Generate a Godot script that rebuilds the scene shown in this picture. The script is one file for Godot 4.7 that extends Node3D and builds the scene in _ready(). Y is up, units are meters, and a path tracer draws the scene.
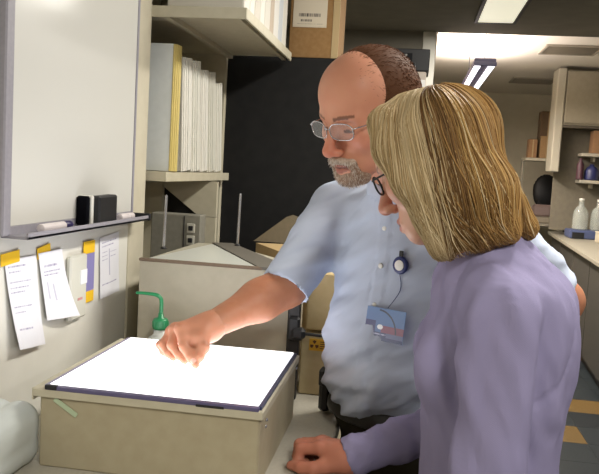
extends Node3D
# A laboratory bay: two people at a light box on a bench, shelves and a bright far room behind.

var rng := RandomNumberGenerator.new()
var used := {}
var M := {}

# ------------------------------------------------------------------ naming and tagging
func numbered(n: String) -> String:
	var c: int = used.get(n, 0)
	used[n] = c + 1
	return n if c == 0 else "%s_%03d" % [n, c]

func tag(o: Node3D, label: String, category: String, group := "") -> Node3D:
	o.set_meta("label", label)
	o.set_meta("category", category)
	if group != "":
		o.set_meta("group", group)
	return o

func thing(called: String, label: String, category: String, at := Vector3.ZERO, basis_ := Basis(), group := "") -> Node3D:
	var o := Node3D.new()
	o.name = numbered(called)
	o.transform = Transform3D(basis_, at)
	add_child(o)
	tag(o, label, category, group)
	return o

func obj(called: String, mesh: Mesh, m: Material, parent: Node3D = null, xf := Transform3D()) -> MeshInstance3D:
	var o := MeshInstance3D.new()
	o.mesh = mesh
	o.material_override = m
	o.transform = xf
	o.cast_shadow = GeometryInstance3D.SHADOW_CASTING_SETTING_ON
	if parent == null:
		o.name = numbered(called)
		add_child(o)
	else:
		o.name = called
		parent.add_child(o, true)
	return o

func struct(called: String, mesh: Mesh, m: Material, parent: Node3D = null) -> MeshInstance3D:
	var o := obj(called, mesh, m, parent)
	if parent == null:
		o.set_meta("kind", "structure")
	return o

# ------------------------------------------------------------------ materials
func lin(hex: String) -> Color:
	return Color(hex).srgb_to_linear()

func mat(hex: String, rough := 0.6, spec := 0.5) -> StandardMaterial3D:
	var m := StandardMaterial3D.new()
	m.albedo_color = Color(hex)
	m.roughness = rough
	m.metallic_specular = spec
	return m

func noise_tex(c1: String, c2: String, freq: float, sd: int, octaves := 4) -> NoiseTexture2D:
	var n := FastNoiseLite.new()
	n.seed = sd
	n.frequency = freq
	n.fractal_octaves = octaves
	var t := NoiseTexture2D.new()
	t.width = 256
	t.height = 256
	t.seamless = true
	t.noise = n
	var g := Gradient.new()
	g.set_color(0, Color(c1))
	g.set_color(1, Color(c2))
	t.color_ramp = g
	return t

func mottled(c1: String, c2: String, freq: float, scale: float, sd: int, rough := 0.6, spec := 0.5) -> StandardMaterial3D:
	var m := mat("ffffff", rough, spec)
	m.albedo_texture = noise_tex(c1, c2, freq, sd)
	m.uv1_triplanar = true
	m.uv1_world_triplanar = true
	m.uv1_scale = Vector3.ONE * scale
	return m

func vcol(rough := 0.5, spec := 0.4) -> StandardMaterial3D:
	var m := mat("ffffff", rough, spec)
	m.vertex_color_use_as_albedo = true
	return m

func glow(hex: String, energy: float) -> StandardMaterial3D:
	var m := mat(hex, 0.5)
	m.emission_enabled = true
	m.emission = Color(hex)
	m.emission_energy_multiplier = energy
	return m

func weave(m: StandardMaterial3D, scale: float, depth: float) -> void:
	# fine woven relief
	var im := Image.create(64, 64, false, Image.FORMAT_RGBA8)
	for y in 64:
		for x in 64:
			var a := 0.5 + 0.5 * sin(TAU * x / 8.0) * cos(TAU * y / 8.0)
			im.set_pixel(x, y, Color(a, a, a))
	m.heightmap_enabled = true
	m.heightmap_texture = ImageTexture.create_from_image(im)
	m.heightmap_scale = depth
	m.uv1_triplanar = true
	m.uv1_scale = Vector3.ONE * scale

# ------------------------------------------------------------------ mesh helpers
func begin() -> SurfaceTool:
	var st := SurfaceTool.new()
	st.begin(Mesh.PRIMITIVE_TRIANGLES)
	return st

func tri(st: SurfaceTool, a: Vector3, b: Vector3, c: Vector3, inside: Vector3) -> void:
	var n := (b - a).cross(c - a)
	if n.length_squared() < 1e-16:
		return
	n = n.normalized()
	if n.dot(a - inside) < 0.0:
		n = -n
		var t := b
		b = c
		c = t
	st.set_normal(n)
	st.add_vertex(a)
	st.set_normal(n)
	st.add_vertex(c)
	st.set_normal(n)
	st.add_vertex(b)

func quad(st: SurfaceTool, a: Vector3, b: Vector3, c: Vector3, d: Vector3, inside: Vector3) -> void:
	tri(st, a, b, c, inside)
	tri(st, a, c, d, inside)

# chamfered box, c = centre, s = full size
func bx(st: SurfaceTool, c: Vector3, s: Vector3, bev := 0.003, b := Basis()) -> void:
	var h := s * 0.5
	var e := minf(bev, minf(h.x, minf(h.y, h.z)) * 0.6)
	var pts := {}
	for sx in [-1, 1]:
		for sy in [-1, 1]:
			for sz in [-1, 1]:
				var k := Vector3i(sx, sy, sz)
				pts[[k, 0]] = c + b * Vector3(sx * h.x, sy * (h.y - e), sz * (h.z - e))
				pts[[k, 1]] = c + b * Vector3(sx * (h.x - e), sy * h.y, sz * (h.z - e))
				pts[[k, 2]] = c + b * Vector3(sx * (h.x - e), sy * (h.y - e), sz * h.z)
				tri(st, pts[[k, 0]], pts[[k, 1]], pts[[k, 2]], c)
	for ax in 3:
		var u := (ax + 1) % 3
		var v := (ax + 2) % 3
		for s0 in [-1, 1]:
			var q := []
			for uv in [[-1, -1], [1, -1], [1, 1], [-1, 1]]:
				var k := Vector3i.ZERO
				k[ax] = s0
				k[u] = uv[0]
				k[v] = uv[1]
				q.append(pts[[k, ax]])
			quad(st, q[0], q[1], q[2], q[3], c)
			for s1 in [-1, 1]:
				var k1 := Vector3i.ZERO
				k1[u] = s0
				k1[v] = s1
				k1[ax] = -1
				var k2 := k1
				k2[ax] = 1
				quad(st, pts[[k1, u]], pts[[k1, v]], pts[[k2, v]], pts[[k2, u]], c)

func box(c: Vector3, s: Vector3, bev := 0.003, b := Basis()) -> ArrayMesh:
	var st := begin()
	bx(st, c, s, bev, b)
	return st.commit()

# box between two corners
func span(x0: float, x1: float, y0: float, y1: float, z0: float, z1: float, bev := 0.002) -> ArrayMesh:
	return box(Vector3(x0 + x1, y0 + y1, z0 + z1) * 0.5, Vector3(absf(x1 - x0), absf(y1 - y0), absf(z1 - z0)), bev)

# a convex prism: outline points (any plane) swept by a vector
func prism(st: SurfaceTool, pts: Array, sweep: Vector3) -> void:
	var mid := Vector3.ZERO
	for p in pts:
		mid += p
	mid = mid / pts.size() + sweep * 0.5
	var n := pts.size()
	for i in n:
		var a: Vector3 = pts[i]
		var b: Vector3 = pts[(i + 1) % n]
		quad(st, a, b, b + sweep, a + sweep, mid)
		if i > 0 and i < n - 1:
			tri(st, pts[0], a, b, mid)
			tri(st, pts[0] + sweep, a + sweep, b + sweep, mid)

func frame_of(d: Vector3) -> Basis:
	var y := d.normalized()
	var x := y.cross(Vector3(0.31, 0.2, 0.93)).normalized()
	return Basis(x, y, x.cross(y))

func smooth_grid(st: SurfaceTool, rows: Array, closed: bool, uv := false) -> void:
	# rows of points -> smooth quads; normals by differences
	var nr := rows.size()
	var nc: int = rows[0].size()
	var nor := []
	for i in nr:
		var line := []
		for j in nc:
			var jm := (j - 1 + nc) % nc if closed else maxi(j - 1, 0)
			var jp := (j + 1) % nc if closed else mini(j + 1, nc - 1)
			var du: Vector3 = rows[i][jp] - rows[i][jm]
			if du.length_squared() < 1e-14:
				var nb := i + 1 if i == 0 else i - 1
				du = rows[nb][jp] - rows[nb][jm]
			var dv: Vector3 = rows[mini(i + 1, nr - 1)][j] - rows[maxi(i - 1, 0)][j]
			line.append(du.cross(dv).normalized())
		nor.append(line)
	for i in nr - 1:
		for j in (nc if closed else nc - 1):
			var k := (j + 1) % nc
			for t in [[i, j], [i + 1, k], [i, k], [i, j], [i + 1, j], [i + 1, k]]:
				st.set_normal(nor[t[0]][t[1]])
				if uv:
					st.set_uv(Vector2(float(t[1]) / (nc - 1), 1.0 - float(t[0]) / (nr - 1)))
				st.add_vertex(rows[t[0]][t[1]])

# lathe: profile of Vector2(radius, height) about the y axis of b at c
func lathe(st: SurfaceTool, prof: Array, c: Vector3, seg := 24, b := Basis()) -> void:
	var rows := []
	for p in prof:
		var line := []
		for j in seg:
			var a := -TAU * j / seg
			line.append(c + b * Vector3(p.x * cos(a), p.y, p.x * sin(a)))
		rows.append(line)
	smooth_grid(st, rows, true)

func tube(st: SurfaceTool, path: Array, radii, sides := 8) -> void:
	var rows := []
	var n := path.size()
	var f := frame_of(path[1] - path[0])
	var x := f.x
	for i in n:
		var d: Vector3 = (path[mini(i + 1, n - 1)] - path[maxi(i - 1, 0)]).normalized()
		x = (x - d * x.dot(d)).normalized()
		var z := x.cross(d)
		var r: float = radii if radii is float else radii[i]
		var line := []
		for j in sides:
			var a := -TAU * j / sides
			line.append(path[i] + (x * cos(a) + z * sin(a)) * r)
		rows.append(line)
	var s := []
	var e := []
	var r0: float = radii if radii is float else radii[0]
	var r1: float = radii if radii is float else radii[n - 1]
	var p0: Vector3 = path[0] - (path[1] - path[0]).normalized() * r0 * 0.4
	var p1: Vector3 = path[n - 1] + (path[n - 1] - path[n - 2]).normalized() * r1 * 0.4
	for j in sides:
		s.append(p0)
		e.append(p1)
	rows.push_front(s)
	rows.push_back(e)
	smooth_grid(st, rows, true)

func spline(pts: Array, per := 6) -> Array:
	var out := []
	var n := pts.size()
	for i in n - 1:
		for k in per:
			var t := float(k) / per
			out.append((pts[i] as Vector3).cubic_interpolate(pts[i + 1], pts[maxi(i - 1, 0)], pts[mini(i + 2, n - 1)], t))
	out.append(pts[n - 1])
	return out

# ------------------------------------------------------------------ distance fields and surface nets
class Field:
	var kind := PackedInt32Array()   # 0 capsule 1 ellipsoid 2 plane
	var op := PackedInt32Array()     # 0 join 1 cut
	var a := PackedVector3Array()
	var b := PackedVector3Array()
	var ra := PackedFloat32Array()
	var rb := PackedFloat32Array()
	var k := PackedFloat32Array()
	var inv: Array[Basis] = []
	func _add(kd: int, o: int, p: Vector3, q: Vector3, r0: float, r1: float, kk: float, iv: Basis) -> void:
		kind.append(kd)
		op.append(o)
		a.append(p)
		b.append(q)
		ra.append(r0)
		rb.append(r1)
		k.append(kk)
		inv.append(iv)
	func cap(p: Vector3, q: Vector3, r0: float, r1: float, kk := 0.02, o := 0) -> void:
		_add(0, o, p, q, r0, r1, kk, Basis())
	func chain(pts: Array, rs: Array, kk := 0.006) -> void:
		for i in pts.size() - 1:
			cap(pts[i], pts[i + 1], rs[i], rs[i + 1], kk)
	func ell(c: Vector3, r: Vector3, kk := 0.02, o := 0, bs := Basis()) -> void:
		_add(1, o, c, r, 0.0, 0.0, kk, bs.inverse())
	func plane(n: Vector3, p: Vector3, kk := 0.002) -> void:   # keeps the side opposite to n
		_add(2, 1, n.normalized(), Vector3.ZERO, n.normalized().dot(p), 0.0, kk, Basis())
	func one(i: int, p: Vector3) -> float:
		var kd := kind[i]
		if kd == 0:
			var ba := b[i] - a[i]
			var pa := p - a[i]
			var h := clampf(pa.dot(ba) / maxf(ba.dot(ba), 1e-12), 0.0, 1.0)
			return (pa - ba * h).length() - lerpf(ra[i], rb[i], h)
		if kd == 1:
			var q := inv[i] * (p - a[i])
			var r := b[i]
			var u := q / r
			var k0 := u.length()
			var k1 := (u / r).length()
			if k1 < 1e-6:
				return -minf(r.x, minf(r.y, r.z))
			return k0 * (k0 - 1.0) / k1
		return -(a[i].dot(p) - ra[i])
	func ev(p: Vector3, list: PackedInt32Array) -> float:
		var d := 10.0
		for i in list:
			var e := one(i, p)
			var kk := k[i]
			if op[i] == 0:
				var h := kk - absf(d - e)
				d = minf(d, e)
				if h > 0.0:
					d -= h * h * 0.25 / kk
			else:
				e = -e
				var h := kk - absf(d - e)
				d = maxf(d, e)
				if h > 0.0:
					d += h * h * 0.25 / kk
		return d
	func all() -> PackedInt32Array:
		return PackedInt32Array(range(kind.size()))
	func at(p: Vector3) -> float:
		return ev(p, all())
	func near(p: Vector3, reach: float) -> PackedInt32Array:
		var l := PackedInt32Array()
		for i in kind.size():
			if kind[i] == 2 or one(i, p) < reach * 1.8 + k[i]:
				l.append(i)
		return l
	func grad(p: Vector3, list: PackedInt32Array, e := 0.001) -> Vector3:
		var d1 := ev(p + Vector3(e, -e, -e), list)
		var d2 := ev(p + Vector3(-e, -e, e), list)
		var d3 := ev(p + Vector3(-e, e, -e), list)
		var d4 := ev(p + Vector3(e, e, e), list)
		return Vector3(d1 - d2 - d3 + d4, -d1 - d2 + d3 + d4, -d1 + d2 - d3 + d4).normalized()
	func bounds() -> AABB:
		var bb := AABB()
		var first := true
		for i in kind.size():
			if op[i] == 1:
				continue
			var q := AABB()
			if kind[i] == 0:
				q = AABB(a[i], Vector3.ZERO).expand(b[i]).grow(maxf(ra[i], rb[i]))
			else:
				var r := b[i]
				q = AABB(a[i], Vector3.ZERO).grow(maxf(r.x, maxf(r.y, r.z)))
			bb = q if first else bb.merge(q)
			first = false
		return bb

# meshes f with cells of h; returns {v, n, i}; clip limits the region; move(p, n) -> new p
func nets(f: Field, h: float, move = null, clip = null) -> Dictionary:
	var bb: AABB = f.bounds().grow(h * 2.5)
	if clip != null:
		bb = bb.intersection(clip)
	var B := 8
	var nb := Vector3i((bb.size / (h * B)).ceil())
	var nx := nb.x * B + 1
	var ny := nb.y * B + 1
	var nz := nb.z * B + 1
	var val := PackedFloat32Array()
	val.resize(nx * ny * nz)
	val.fill(1.0)
	var active: Array[Vector3i] = []
	var half := h * B * 0.5 * 1.7321 + h * 2.0
	for bz in nb.z:
		for by in nb.y:
			for bxx in nb.x:
				var c := bb.position + Vector3(bxx + 0.5, by + 0.5, bz + 0.5) * (h * B)
				var l := f.near(c, half)
				if l.is_empty():
					continue
				var dc := f.ev(c, l)
				if dc > half * 1.9:
					continue
				var deep := dc < -half * 1.6
				if not deep:
					active.append(Vector3i(bxx, by, bz))
				for kz in B:
					for ky in B:
						var idx := ((bz * B + kz) * ny + by * B + ky) * nx + bxx * B
						var p := bb.position + Vector3(bxx * B, by * B + ky, bz * B + kz) * h
						for kx in B:
							val[idx + kx] = -1.0 if deep else f.ev(p, l)
							p.x += h
	var cell := PackedInt32Array()
	cell.resize(nx * ny * nz)
	cell.fill(-1)
	var v := PackedVector3Array()
	var off := PackedInt32Array([0, 1, nx, nx + 1, nx * ny, nx * ny + 1, nx * ny + nx, nx * ny + nx + 1])
	var edges := PackedInt32Array([0, 1, 2, 3, 4, 5, 6, 7, 0, 2, 1, 3, 4, 6, 5, 7, 0, 4, 1, 5, 2, 6, 3, 7])
	var cx := PackedVector3Array()
	for i in 8:
		cx.append(Vector3(i & 1, (i >> 1) & 1, i >> 2))
	var todo := {}
	for blk in active:
		for dz in [-1, 0]:
			for dy in [-1, 0]:
				for dx in [-1, 0]:
					var q := blk + Vector3i(dx, dy, dz)
					if q.x >= 0 and q.y >= 0 and q.z >= 0:
						todo[q] = true
	var cells := PackedInt32Array()
	for blk in todo:
		for kz in B:
			for ky in B:
				var base: int = ((blk.z * B + kz) * ny + blk.y * B + ky) * nx + blk.x * B
				for kx in B:
					var idx := base + kx
					var m := 0
					for c in 8:
						if val[idx + off[c]] < 0.0:
							m |= 1 << c
					if m == 0 or m == 255:
						continue
					var s := Vector3.ZERO
					var n := 0
					for e in 12:
						var c0 := edges[e * 2]
						var c1 := edges[e * 2 + 1]
						if ((m >> c0) ^ (m >> c1)) & 1:
							var v0 := val[idx + off[c0]]
							var v1 := val[idx + off[c1]]
							s += cx[c0].lerp(cx[c1], v0 / (v0 - v1))
							n += 1
					cell[idx] = v.size()
					cells.append(idx)
					v.append(bb.position + (Vector3(blk.x * B + kx, blk.y * B + ky, blk.z * B + kz) + s / n) * h)
	var ind := PackedInt32Array()
	var st := [1, nx, nx * ny]
	for idx in cells:
		var s0 := val[idx] < 0.0
		for ax in 3:
			if (val[idx + st[ax]] < 0.0) == s0:
				continue
			var u: int = st[(ax + 1) % 3]
			var w: int = st[(ax + 2) % 3]
			if idx - u - w < 0:
				continue
			var q0 := cell[idx]
			var q1 := cell[idx - u]
			var q2 := cell[idx - u - w]
			var q3 := cell[idx - w]
			if q0 < 0 or q1 < 0 or q2 < 0 or q3 < 0:
				continue
			if s0:
				ind.append_array(PackedInt32Array([q0, q2, q1, q0, q3, q2]))
			else:
				ind.append_array(PackedInt32Array([q0, q1, q2, q0, q2, q3]))
	var nrm := mesh_normals(v, ind)
	if move != null:
		for i in v.size():
			v[i] = move.call(v[i], nrm[i])
		nrm = mesh_normals(v, ind)
	return {"v": v, "n": nrm, "i": ind}

func mesh_normals(v: PackedVector3Array, ind: PackedInt32Array) -> PackedVector3Array:
	var nrm := PackedVector3Array()
	nrm.resize(v.size())
	for t in range(0, ind.size(), 3):
		var a := v[ind[t]]
		var n := (v[ind[t + 2]] - a).cross(v[ind[t + 1]] - a)
		nrm[ind[t]] += n
		nrm[ind[t + 1]] += n
		nrm[ind[t + 2]] += n
	for i in nrm.size():
		nrm[i] = nrm[i].normalized()
	return nrm

# joins several nets into one mesh; each entry [net, Transform3D, colour callable or null]
func join(parts: Array) -> ArrayMesh:
	var v := PackedVector3Array()
	var n := PackedVector3Array()
	var c := PackedColorArray()
	var ind := PackedInt32Array()
	for p in parts:
		var net: Dictionary = p[0]
		var xf: Transform3D = p[1]
		var base := v.size()
		for i in net.v.size():
			v.append(xf * net.v[i])
			n.append((xf.basis * net.n[i]).normalized())
			c.append(p[2].call(net.v[i]) if p[2] != null else Color.WHITE)
		for i in net.i:
			ind.append(i + base)
	var arr := []
	arr.resize(Mesh.ARRAY_MAX)
	arr[Mesh.ARRAY_VERTEX] = v
	arr[Mesh.ARRAY_NORMAL] = n
	arr[Mesh.ARRAY_COLOR] = c
	arr[Mesh.ARRAY_INDEX] = ind
	var am := ArrayMesh.new()
	am.add_surface_from_arrays(Mesh.PRIMITIVE_TRIANGLES, arr)
	return am

func head_basis(yaw: float, pitch: float, roll: float) -> Basis:
	return Basis(Vector3.UP, deg_to_rad(-yaw)) * Basis(Vector3.RIGHT, deg_to_rad(pitch)) * Basis(Vector3.BACK, deg_to_rad(-roll))

const NEAR_LAMPS := [
	[Vector3(0.44, 2.5, -4.27), "lit fluorescent panel in the dark grey ceiling, at the top edge of the view"],
	[Vector3(0.55, 2.5, -2.1), "lit fluorescent panel in the dark ceiling above the two people"],
	[Vector3(0.55, 2.5, 0.6), "lit fluorescent panel in the dark ceiling above the near end of the bench"],
	[Vector3(2.4, 2.5, -0.8), "lit fluorescent panel in the dark ceiling above the open aisle"],
]
const HAIR_LOCKS := [
	[Vector3(0.03, 1.58, -1.08), Vector3(0.052, 1.48, -1.068), 0.03, 0.026], [Vector3(0.052, 1.48, -1.068), Vector3(0.064, 1.405, -1.068), 0.026, 0.018],
	[Vector3(0.066, 1.57, -1.085), Vector3(0.11, 1.49, -1.08), 0.024, 0.03], [Vector3(0.112, 1.49, -1.08), Vector3(0.135, 1.432, -1.085), 0.03, 0.022],
	[Vector3(0.08, 1.54, -1.14), Vector3(0.125, 1.465, -1.14), 0.033, 0.034], [Vector3(0.125, 1.465, -1.14), Vector3(0.167, 1.434, -1.14), 0.034, 0.022],
	[Vector3(0.03, 1.58, -1.2), Vector3(0.052, 1.48, -1.212), 0.03, 0.026], [Vector3(0.052, 1.48, -1.212), Vector3(0.064, 1.405, -1.212), 0.026, 0.018],
	[Vector3(0.075, 1.57, -1.195), Vector3(0.112, 1.49, -1.2), 0.03, 0.03], [Vector3(0.112, 1.49, -1.2), Vector3(0.135, 1.432, -1.195), 0.03, 0.022],
	[Vector3(0.07, 1.5, -1.14), Vector3(0.1, 1.43, -1.14), 0.06, 0.05],
	[Vector3(0.078, 1.5, -1.07), Vector3(0.098, 1.415, -1.075), 0.028, 0.016], [Vector3(0.078, 1.5, -1.21), Vector3(0.098, 1.415, -1.205), 0.028, 0.016],
]
const HAIR_FRONT := [
	[Vector3(-0.02, 1.597, -1.13), Vector3(-0.048, 1.575, -1.098), 0.02, 0.018], [Vector3(-0.048, 1.575, -1.098), Vector3(-0.038, 1.535, -1.082), 0.018, 0.018],
	[Vector3(-0.038, 1.535, -1.082), Vector3(-0.008, 1.49, -1.073), 0.018, 0.017], [Vector3(-0.008, 1.49, -1.073), Vector3(0.024, 1.443, -1.07), 0.017, 0.015],
	[Vector3(0.024, 1.443, -1.07), Vector3(0.048, 1.395, -1.068), 0.015, 0.009],
	[Vector3(-0.005, 1.56, -1.075), Vector3(0.02, 1.48, -1.068), 0.022, 0.02], [Vector3(0.02, 1.48, -1.068), Vector3(0.045, 1.405, -1.068), 0.02, 0.014],
]

func make_materials() -> void:
	M.wall = mottled("d3d1c8", "dad8d0", 0.02, 1.5, 1, 0.7, 0.3)
	M.white_board = mat("cfcec8", 0.22, 0.5)
	M.alu = mottled("8d8a92", "96939b", 0.05, 6.0, 2, 0.45, 0.5)
	M.beige_metal = mottled("a89d83", "b0a68c", 0.03, 3.0, 3, 0.55, 0.4)
	M.beige_light = mottled("b9b29c", "c2bba6", 0.03, 3.0, 4, 0.6, 0.4)
	M.bench_top = mottled("b3aea0", "bdb8aa", 0.06, 5.0, 5, 0.45, 0.4)
	M.black_panel = mottled("1b1b1c", "222222", 0.03, 2.0, 6, 0.6, 0.3)
	M.dark_wall = mottled("757168", "7d796f", 0.02, 1.0, 7, 0.85, 0.2)
	M.far_wall = mottled("c4bda8", "cbc4b0", 0.02, 1.0, 8, 0.85, 0.2)
	M.ceiling_far = mat("d8d2c4", 0.9, 0.2)
	M.black = mat("17171a", 0.5)
	M.navy = mat("1f2a66", 0.35)
	M.leather = mottled("191614", "231f1c", 0.08, 8.0, 9, 0.45, 0.5)
	M.paper = mat("e6e4e0", 0.75, 0.3)
	M.tape = mat("e8bb2c", 0.6, 0.3)
	M.white_plastic = mat("dcdad2", 0.4)
	M.silver = mat("b8b8bc", 0.25, 0.6)
	M.silver.metallic = 0.8
	M.lens = mat("8c8c94", 0.05, 0.5)
	M.lens.transparency = BaseMaterial3D.TRANSPARENCY_ALPHA
	M.lens.albedo_color.a = 0.16
	M.skin = vcol(0.46, 0.4)
	M.skin.subsurf_scatter_enabled = true
	M.skin.subsurf_scatter_strength = 0.12
	M.hair = vcol(0.65, 0.2)
	M.hair_blonde = vcol(0.5, 0.3)
	M.shirt = mat("bdc6da", 0.85, 0.2)
	weave(M.shirt, 90.0, 0.02)
	M.cardigan = mat("918bac", 0.95, 0.15)
	weave(M.cardigan, 60.0, 0.05)
	M.button = mat("e4e2dc", 0.3)
	M.trousers = mat("37332a", 0.9, 0.2)
	weave(M.trousers, 60.0, 0.03)
	M.charcoal = mat("2d2c30", 0.9, 0.2)
	M.cardboard = mottled("8a6a45", "967650", 0.04, 4.0, 12, 0.85, 0.2)
	M.green = mat("1f7a4c", 0.35)
	M.clear = mat("d4d8d2", 0.35, 0.5)
	M.badge = badge_material()

func badge_material() -> StandardMaterial3D:
	var im := Image.create(150, 100, false, Image.FORMAT_RGBA8)
	for y in 100:
		for x in 150:
			var c := Color("5f7fae").lerp(Color("3e5c92"), float(y) / 100)
			if y > 74:
				c = Color("23295e") if x < 85 or y > 88 else Color("5a5f86")
			elif y > 52 and x > 62:
				c = Color("7d3a52")
			elif y > 40 and x < 40:
				c = Color("2b2f66")
			var arc := Vector2(x - 48, y - 78).length()
			if absf(arc - 72) < 2.6 and x > 48 and y < 74:
				c = Color("1d2438")
			if Vector2((x - 58) / 1.4, y - 58).length() < 8 and y < 66:
				c = Color("e6e6ea")
			im.set_pixel(x, y, c)
	var r := RandomNumberGenerator.new()
	r.seed = 3
	for k in 16:
		var x0 := 6 + k * 5
		im.fill_rect(Rect2i(x0, 79, r.randi_range(2, 4), 4), Color("c6cae0"))
		if k < 12:
			im.fill_rect(Rect2i(x0 + 2, 91, r.randi_range(2, 4), 3), Color("9aa0c4"))
	var m := mat("ffffff", 0.3)
	m.albedo_texture = ImageTexture.create_from_image(im)
	return m

func lamp_light(at: Vector3, size: Vector2, energy: float, up := false, col := Color(1.0, 0.96, 0.88)) -> void:
	var l := AreaLight3D.new()
	l.name = numbered("lamp_light")
	l.area_size = size
	l.light_energy = energy
	l.light_color = col
	l.shadow_enabled = true
	l.area_range = 30.0
	l.basis = Basis(Vector3.RIGHT, PI / 2 if up else -PI / 2)
	l.position = at
	add_child(l)

func _ready() -> void:
	rng.seed = 7
	# camera
	var cam := Camera3D.new()
	cam.name = "camera"
	cam.keep_aspect = Camera3D.KEEP_HEIGHT
	cam.fov = rad_to_deg(2.0 * atan(237.0 / 740.0))
	cam.near = 0.05
	cam.far = 60.0
	cam.transform = Transform3D(Basis(Vector3.UP, deg_to_rad(8.42)) * Basis(Vector3.RIGHT, deg_to_rad(-5.2)) * Basis(Vector3.BACK, deg_to_rad(3.3)), Vector3(0, 1.5, 0))
	add_child(cam)
	cam.current = true
	# environment
	var env := Environment.new()
	env.background_mode = Environment.BG_COLOR
	env.background_color = Color(0.05, 0.05, 0.05)
	env.tonemap_mode = Environment.TONE_MAPPER_LINEAR
	env.tonemap_exposure = 1.0
	env.sdfgi_enabled = true
	env.ssao_enabled = true
	env.ssil_enabled = true
	var we := WorldEnvironment.new()
	we.name = "environment"
	we.environment = env
	add_child(we)
	# large lamps of the room: light = just below each glowing panel
	for p in NEAR_LAMPS:
		lamp_light(Vector3(p[0].x, 2.475, p[0].z), Vector2(0.22, 1.15), 4.8, false, Color(1.0, 0.98, 0.94))
	lamp_light(Vector3(-0.424, 1.0975, -1.4), Vector2(0.37, 0.385), 0.14, true, Color(0.93, 0.96, 1.0))
	make_materials()
	build_room()
	build_bench()
	build_left_wall()
	build_shelves()
	build_bins()
	build_far_room()
	make_man()
	make_woman()

# ------------------------------------------------------------------ the setting
func build_room() -> void:
	var fl := struct("floor", span(-2.2, 6.0, -0.12, -0.004, -11.2, 3.2, 0.001), M.black)
	var dark := mottled("23282a", "2b3133", 0.05, 4.0, 21, 0.4, 0.4)
	var dark2 := mottled("1d2123", "262b2d", 0.05, 4.0, 22, 0.4, 0.4)
	var tan_ := mottled("604a22", "6b5328", 0.05, 4.0, 23, 0.45, 0.4)
	var tm := box(Vector3(0, -0.004, 0), Vector3(0.303, 0.008, 0.306), 0.0012)
	for i in 8:
		for j in 17:
			var x := 0.3575 + i * 0.305
			var z := -2.73 - j * 0.3075
			var m: Material = dark if (i * 3 + j * 5) % 4 else dark2
			if (i == 3 and j == 8) or (i == 4 and j == 8) or (i == 2 and j == 6) or (i == 6 and j == 11) or (i == 1 and j == 2) or (i == 6 and j == 6) or (i == 4 and j == 13):
				m = tan_
			obj("tile", tm, m, fl, Transform3D(Basis(), Vector3(x, 0, z)))
	struct("wall_left", span(-0.86, -0.76, 0, 2.5, -2.03, 3.0, 0.004), M.wall)
	struct("trim_4", span(-0.80, -0.7545, 0.946, 2.5, -2.034, -1.925, 0.003), mottled("bdb6a2", "c5beaa", 0.03, 2.0, 61, 0.7))
	struct("wall_bay", span(-2.1, -1.0, 0, 2.5, -5.3, -2.0, 0.002), M.beige_light)
	struct("wall_rear", span(-1.2, 0.004, 0, 2.5, -5.4, -5.3, 0.002), M.dark_wall)
	struct("wall_side", span(-0.3, -0.2, 0, 2.75, -11, -5.4, 0.002), M.far_wall)
	struct("trim_1", span(0.0, 0.09, 0, 2.5, -5.42, -5.29, 0.004), mat("d8d4ca", 0.6))
	struct("wall_far", span(-0.4, 6, 0, 2.75, -11.1, -11, 0.002), M.far_wall)
	struct("wall_right", span(5.5, 5.6, 0, 2.75, -11, 3.0, 0.002), M.far_wall)
	struct("wall_back", span(-0.86, 5.6, 0, 2.5, 3.0, 3.1, 0.002), M.wall)
	struct("ceiling", span(-2.2, 5.6, 2.5, 2.62, -5.32, 3.1, 0.002), M.dark_wall)
	struct("ceiling_far", span(-0.4, 5.6, 2.75, 2.85, -11.1, -5.3, 0.002), M.ceiling_far)
	struct("trim_2", span(-0.3, 5.6, 2.6, 2.8, -5.3, -5.26, 0.002), M.dark_wall)
	# recessed ceiling lights
	for s in NEAR_LAMPS:
		var t := thing("ceiling_light", s[1], "ceiling light", s[0])
		var st := begin()
		for e in [-1.0, 1.0]:
			bx(st, Vector3(e * 0.118, -0.008, 0), Vector3(0.022, 0.02, 1.24), 0.002)
			bx(st, Vector3(0, -0.008, e * 0.61), Vector3(0.232, 0.02, 0.022), 0.002)
		obj("frame", st.commit(), M.black, t)
		obj("diffuser", box(Vector3(0, -0.008, 0), Vector3(0.214, 0.012, 1.2), 0.001), glow("f4f0d8", 0.75), t)

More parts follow.
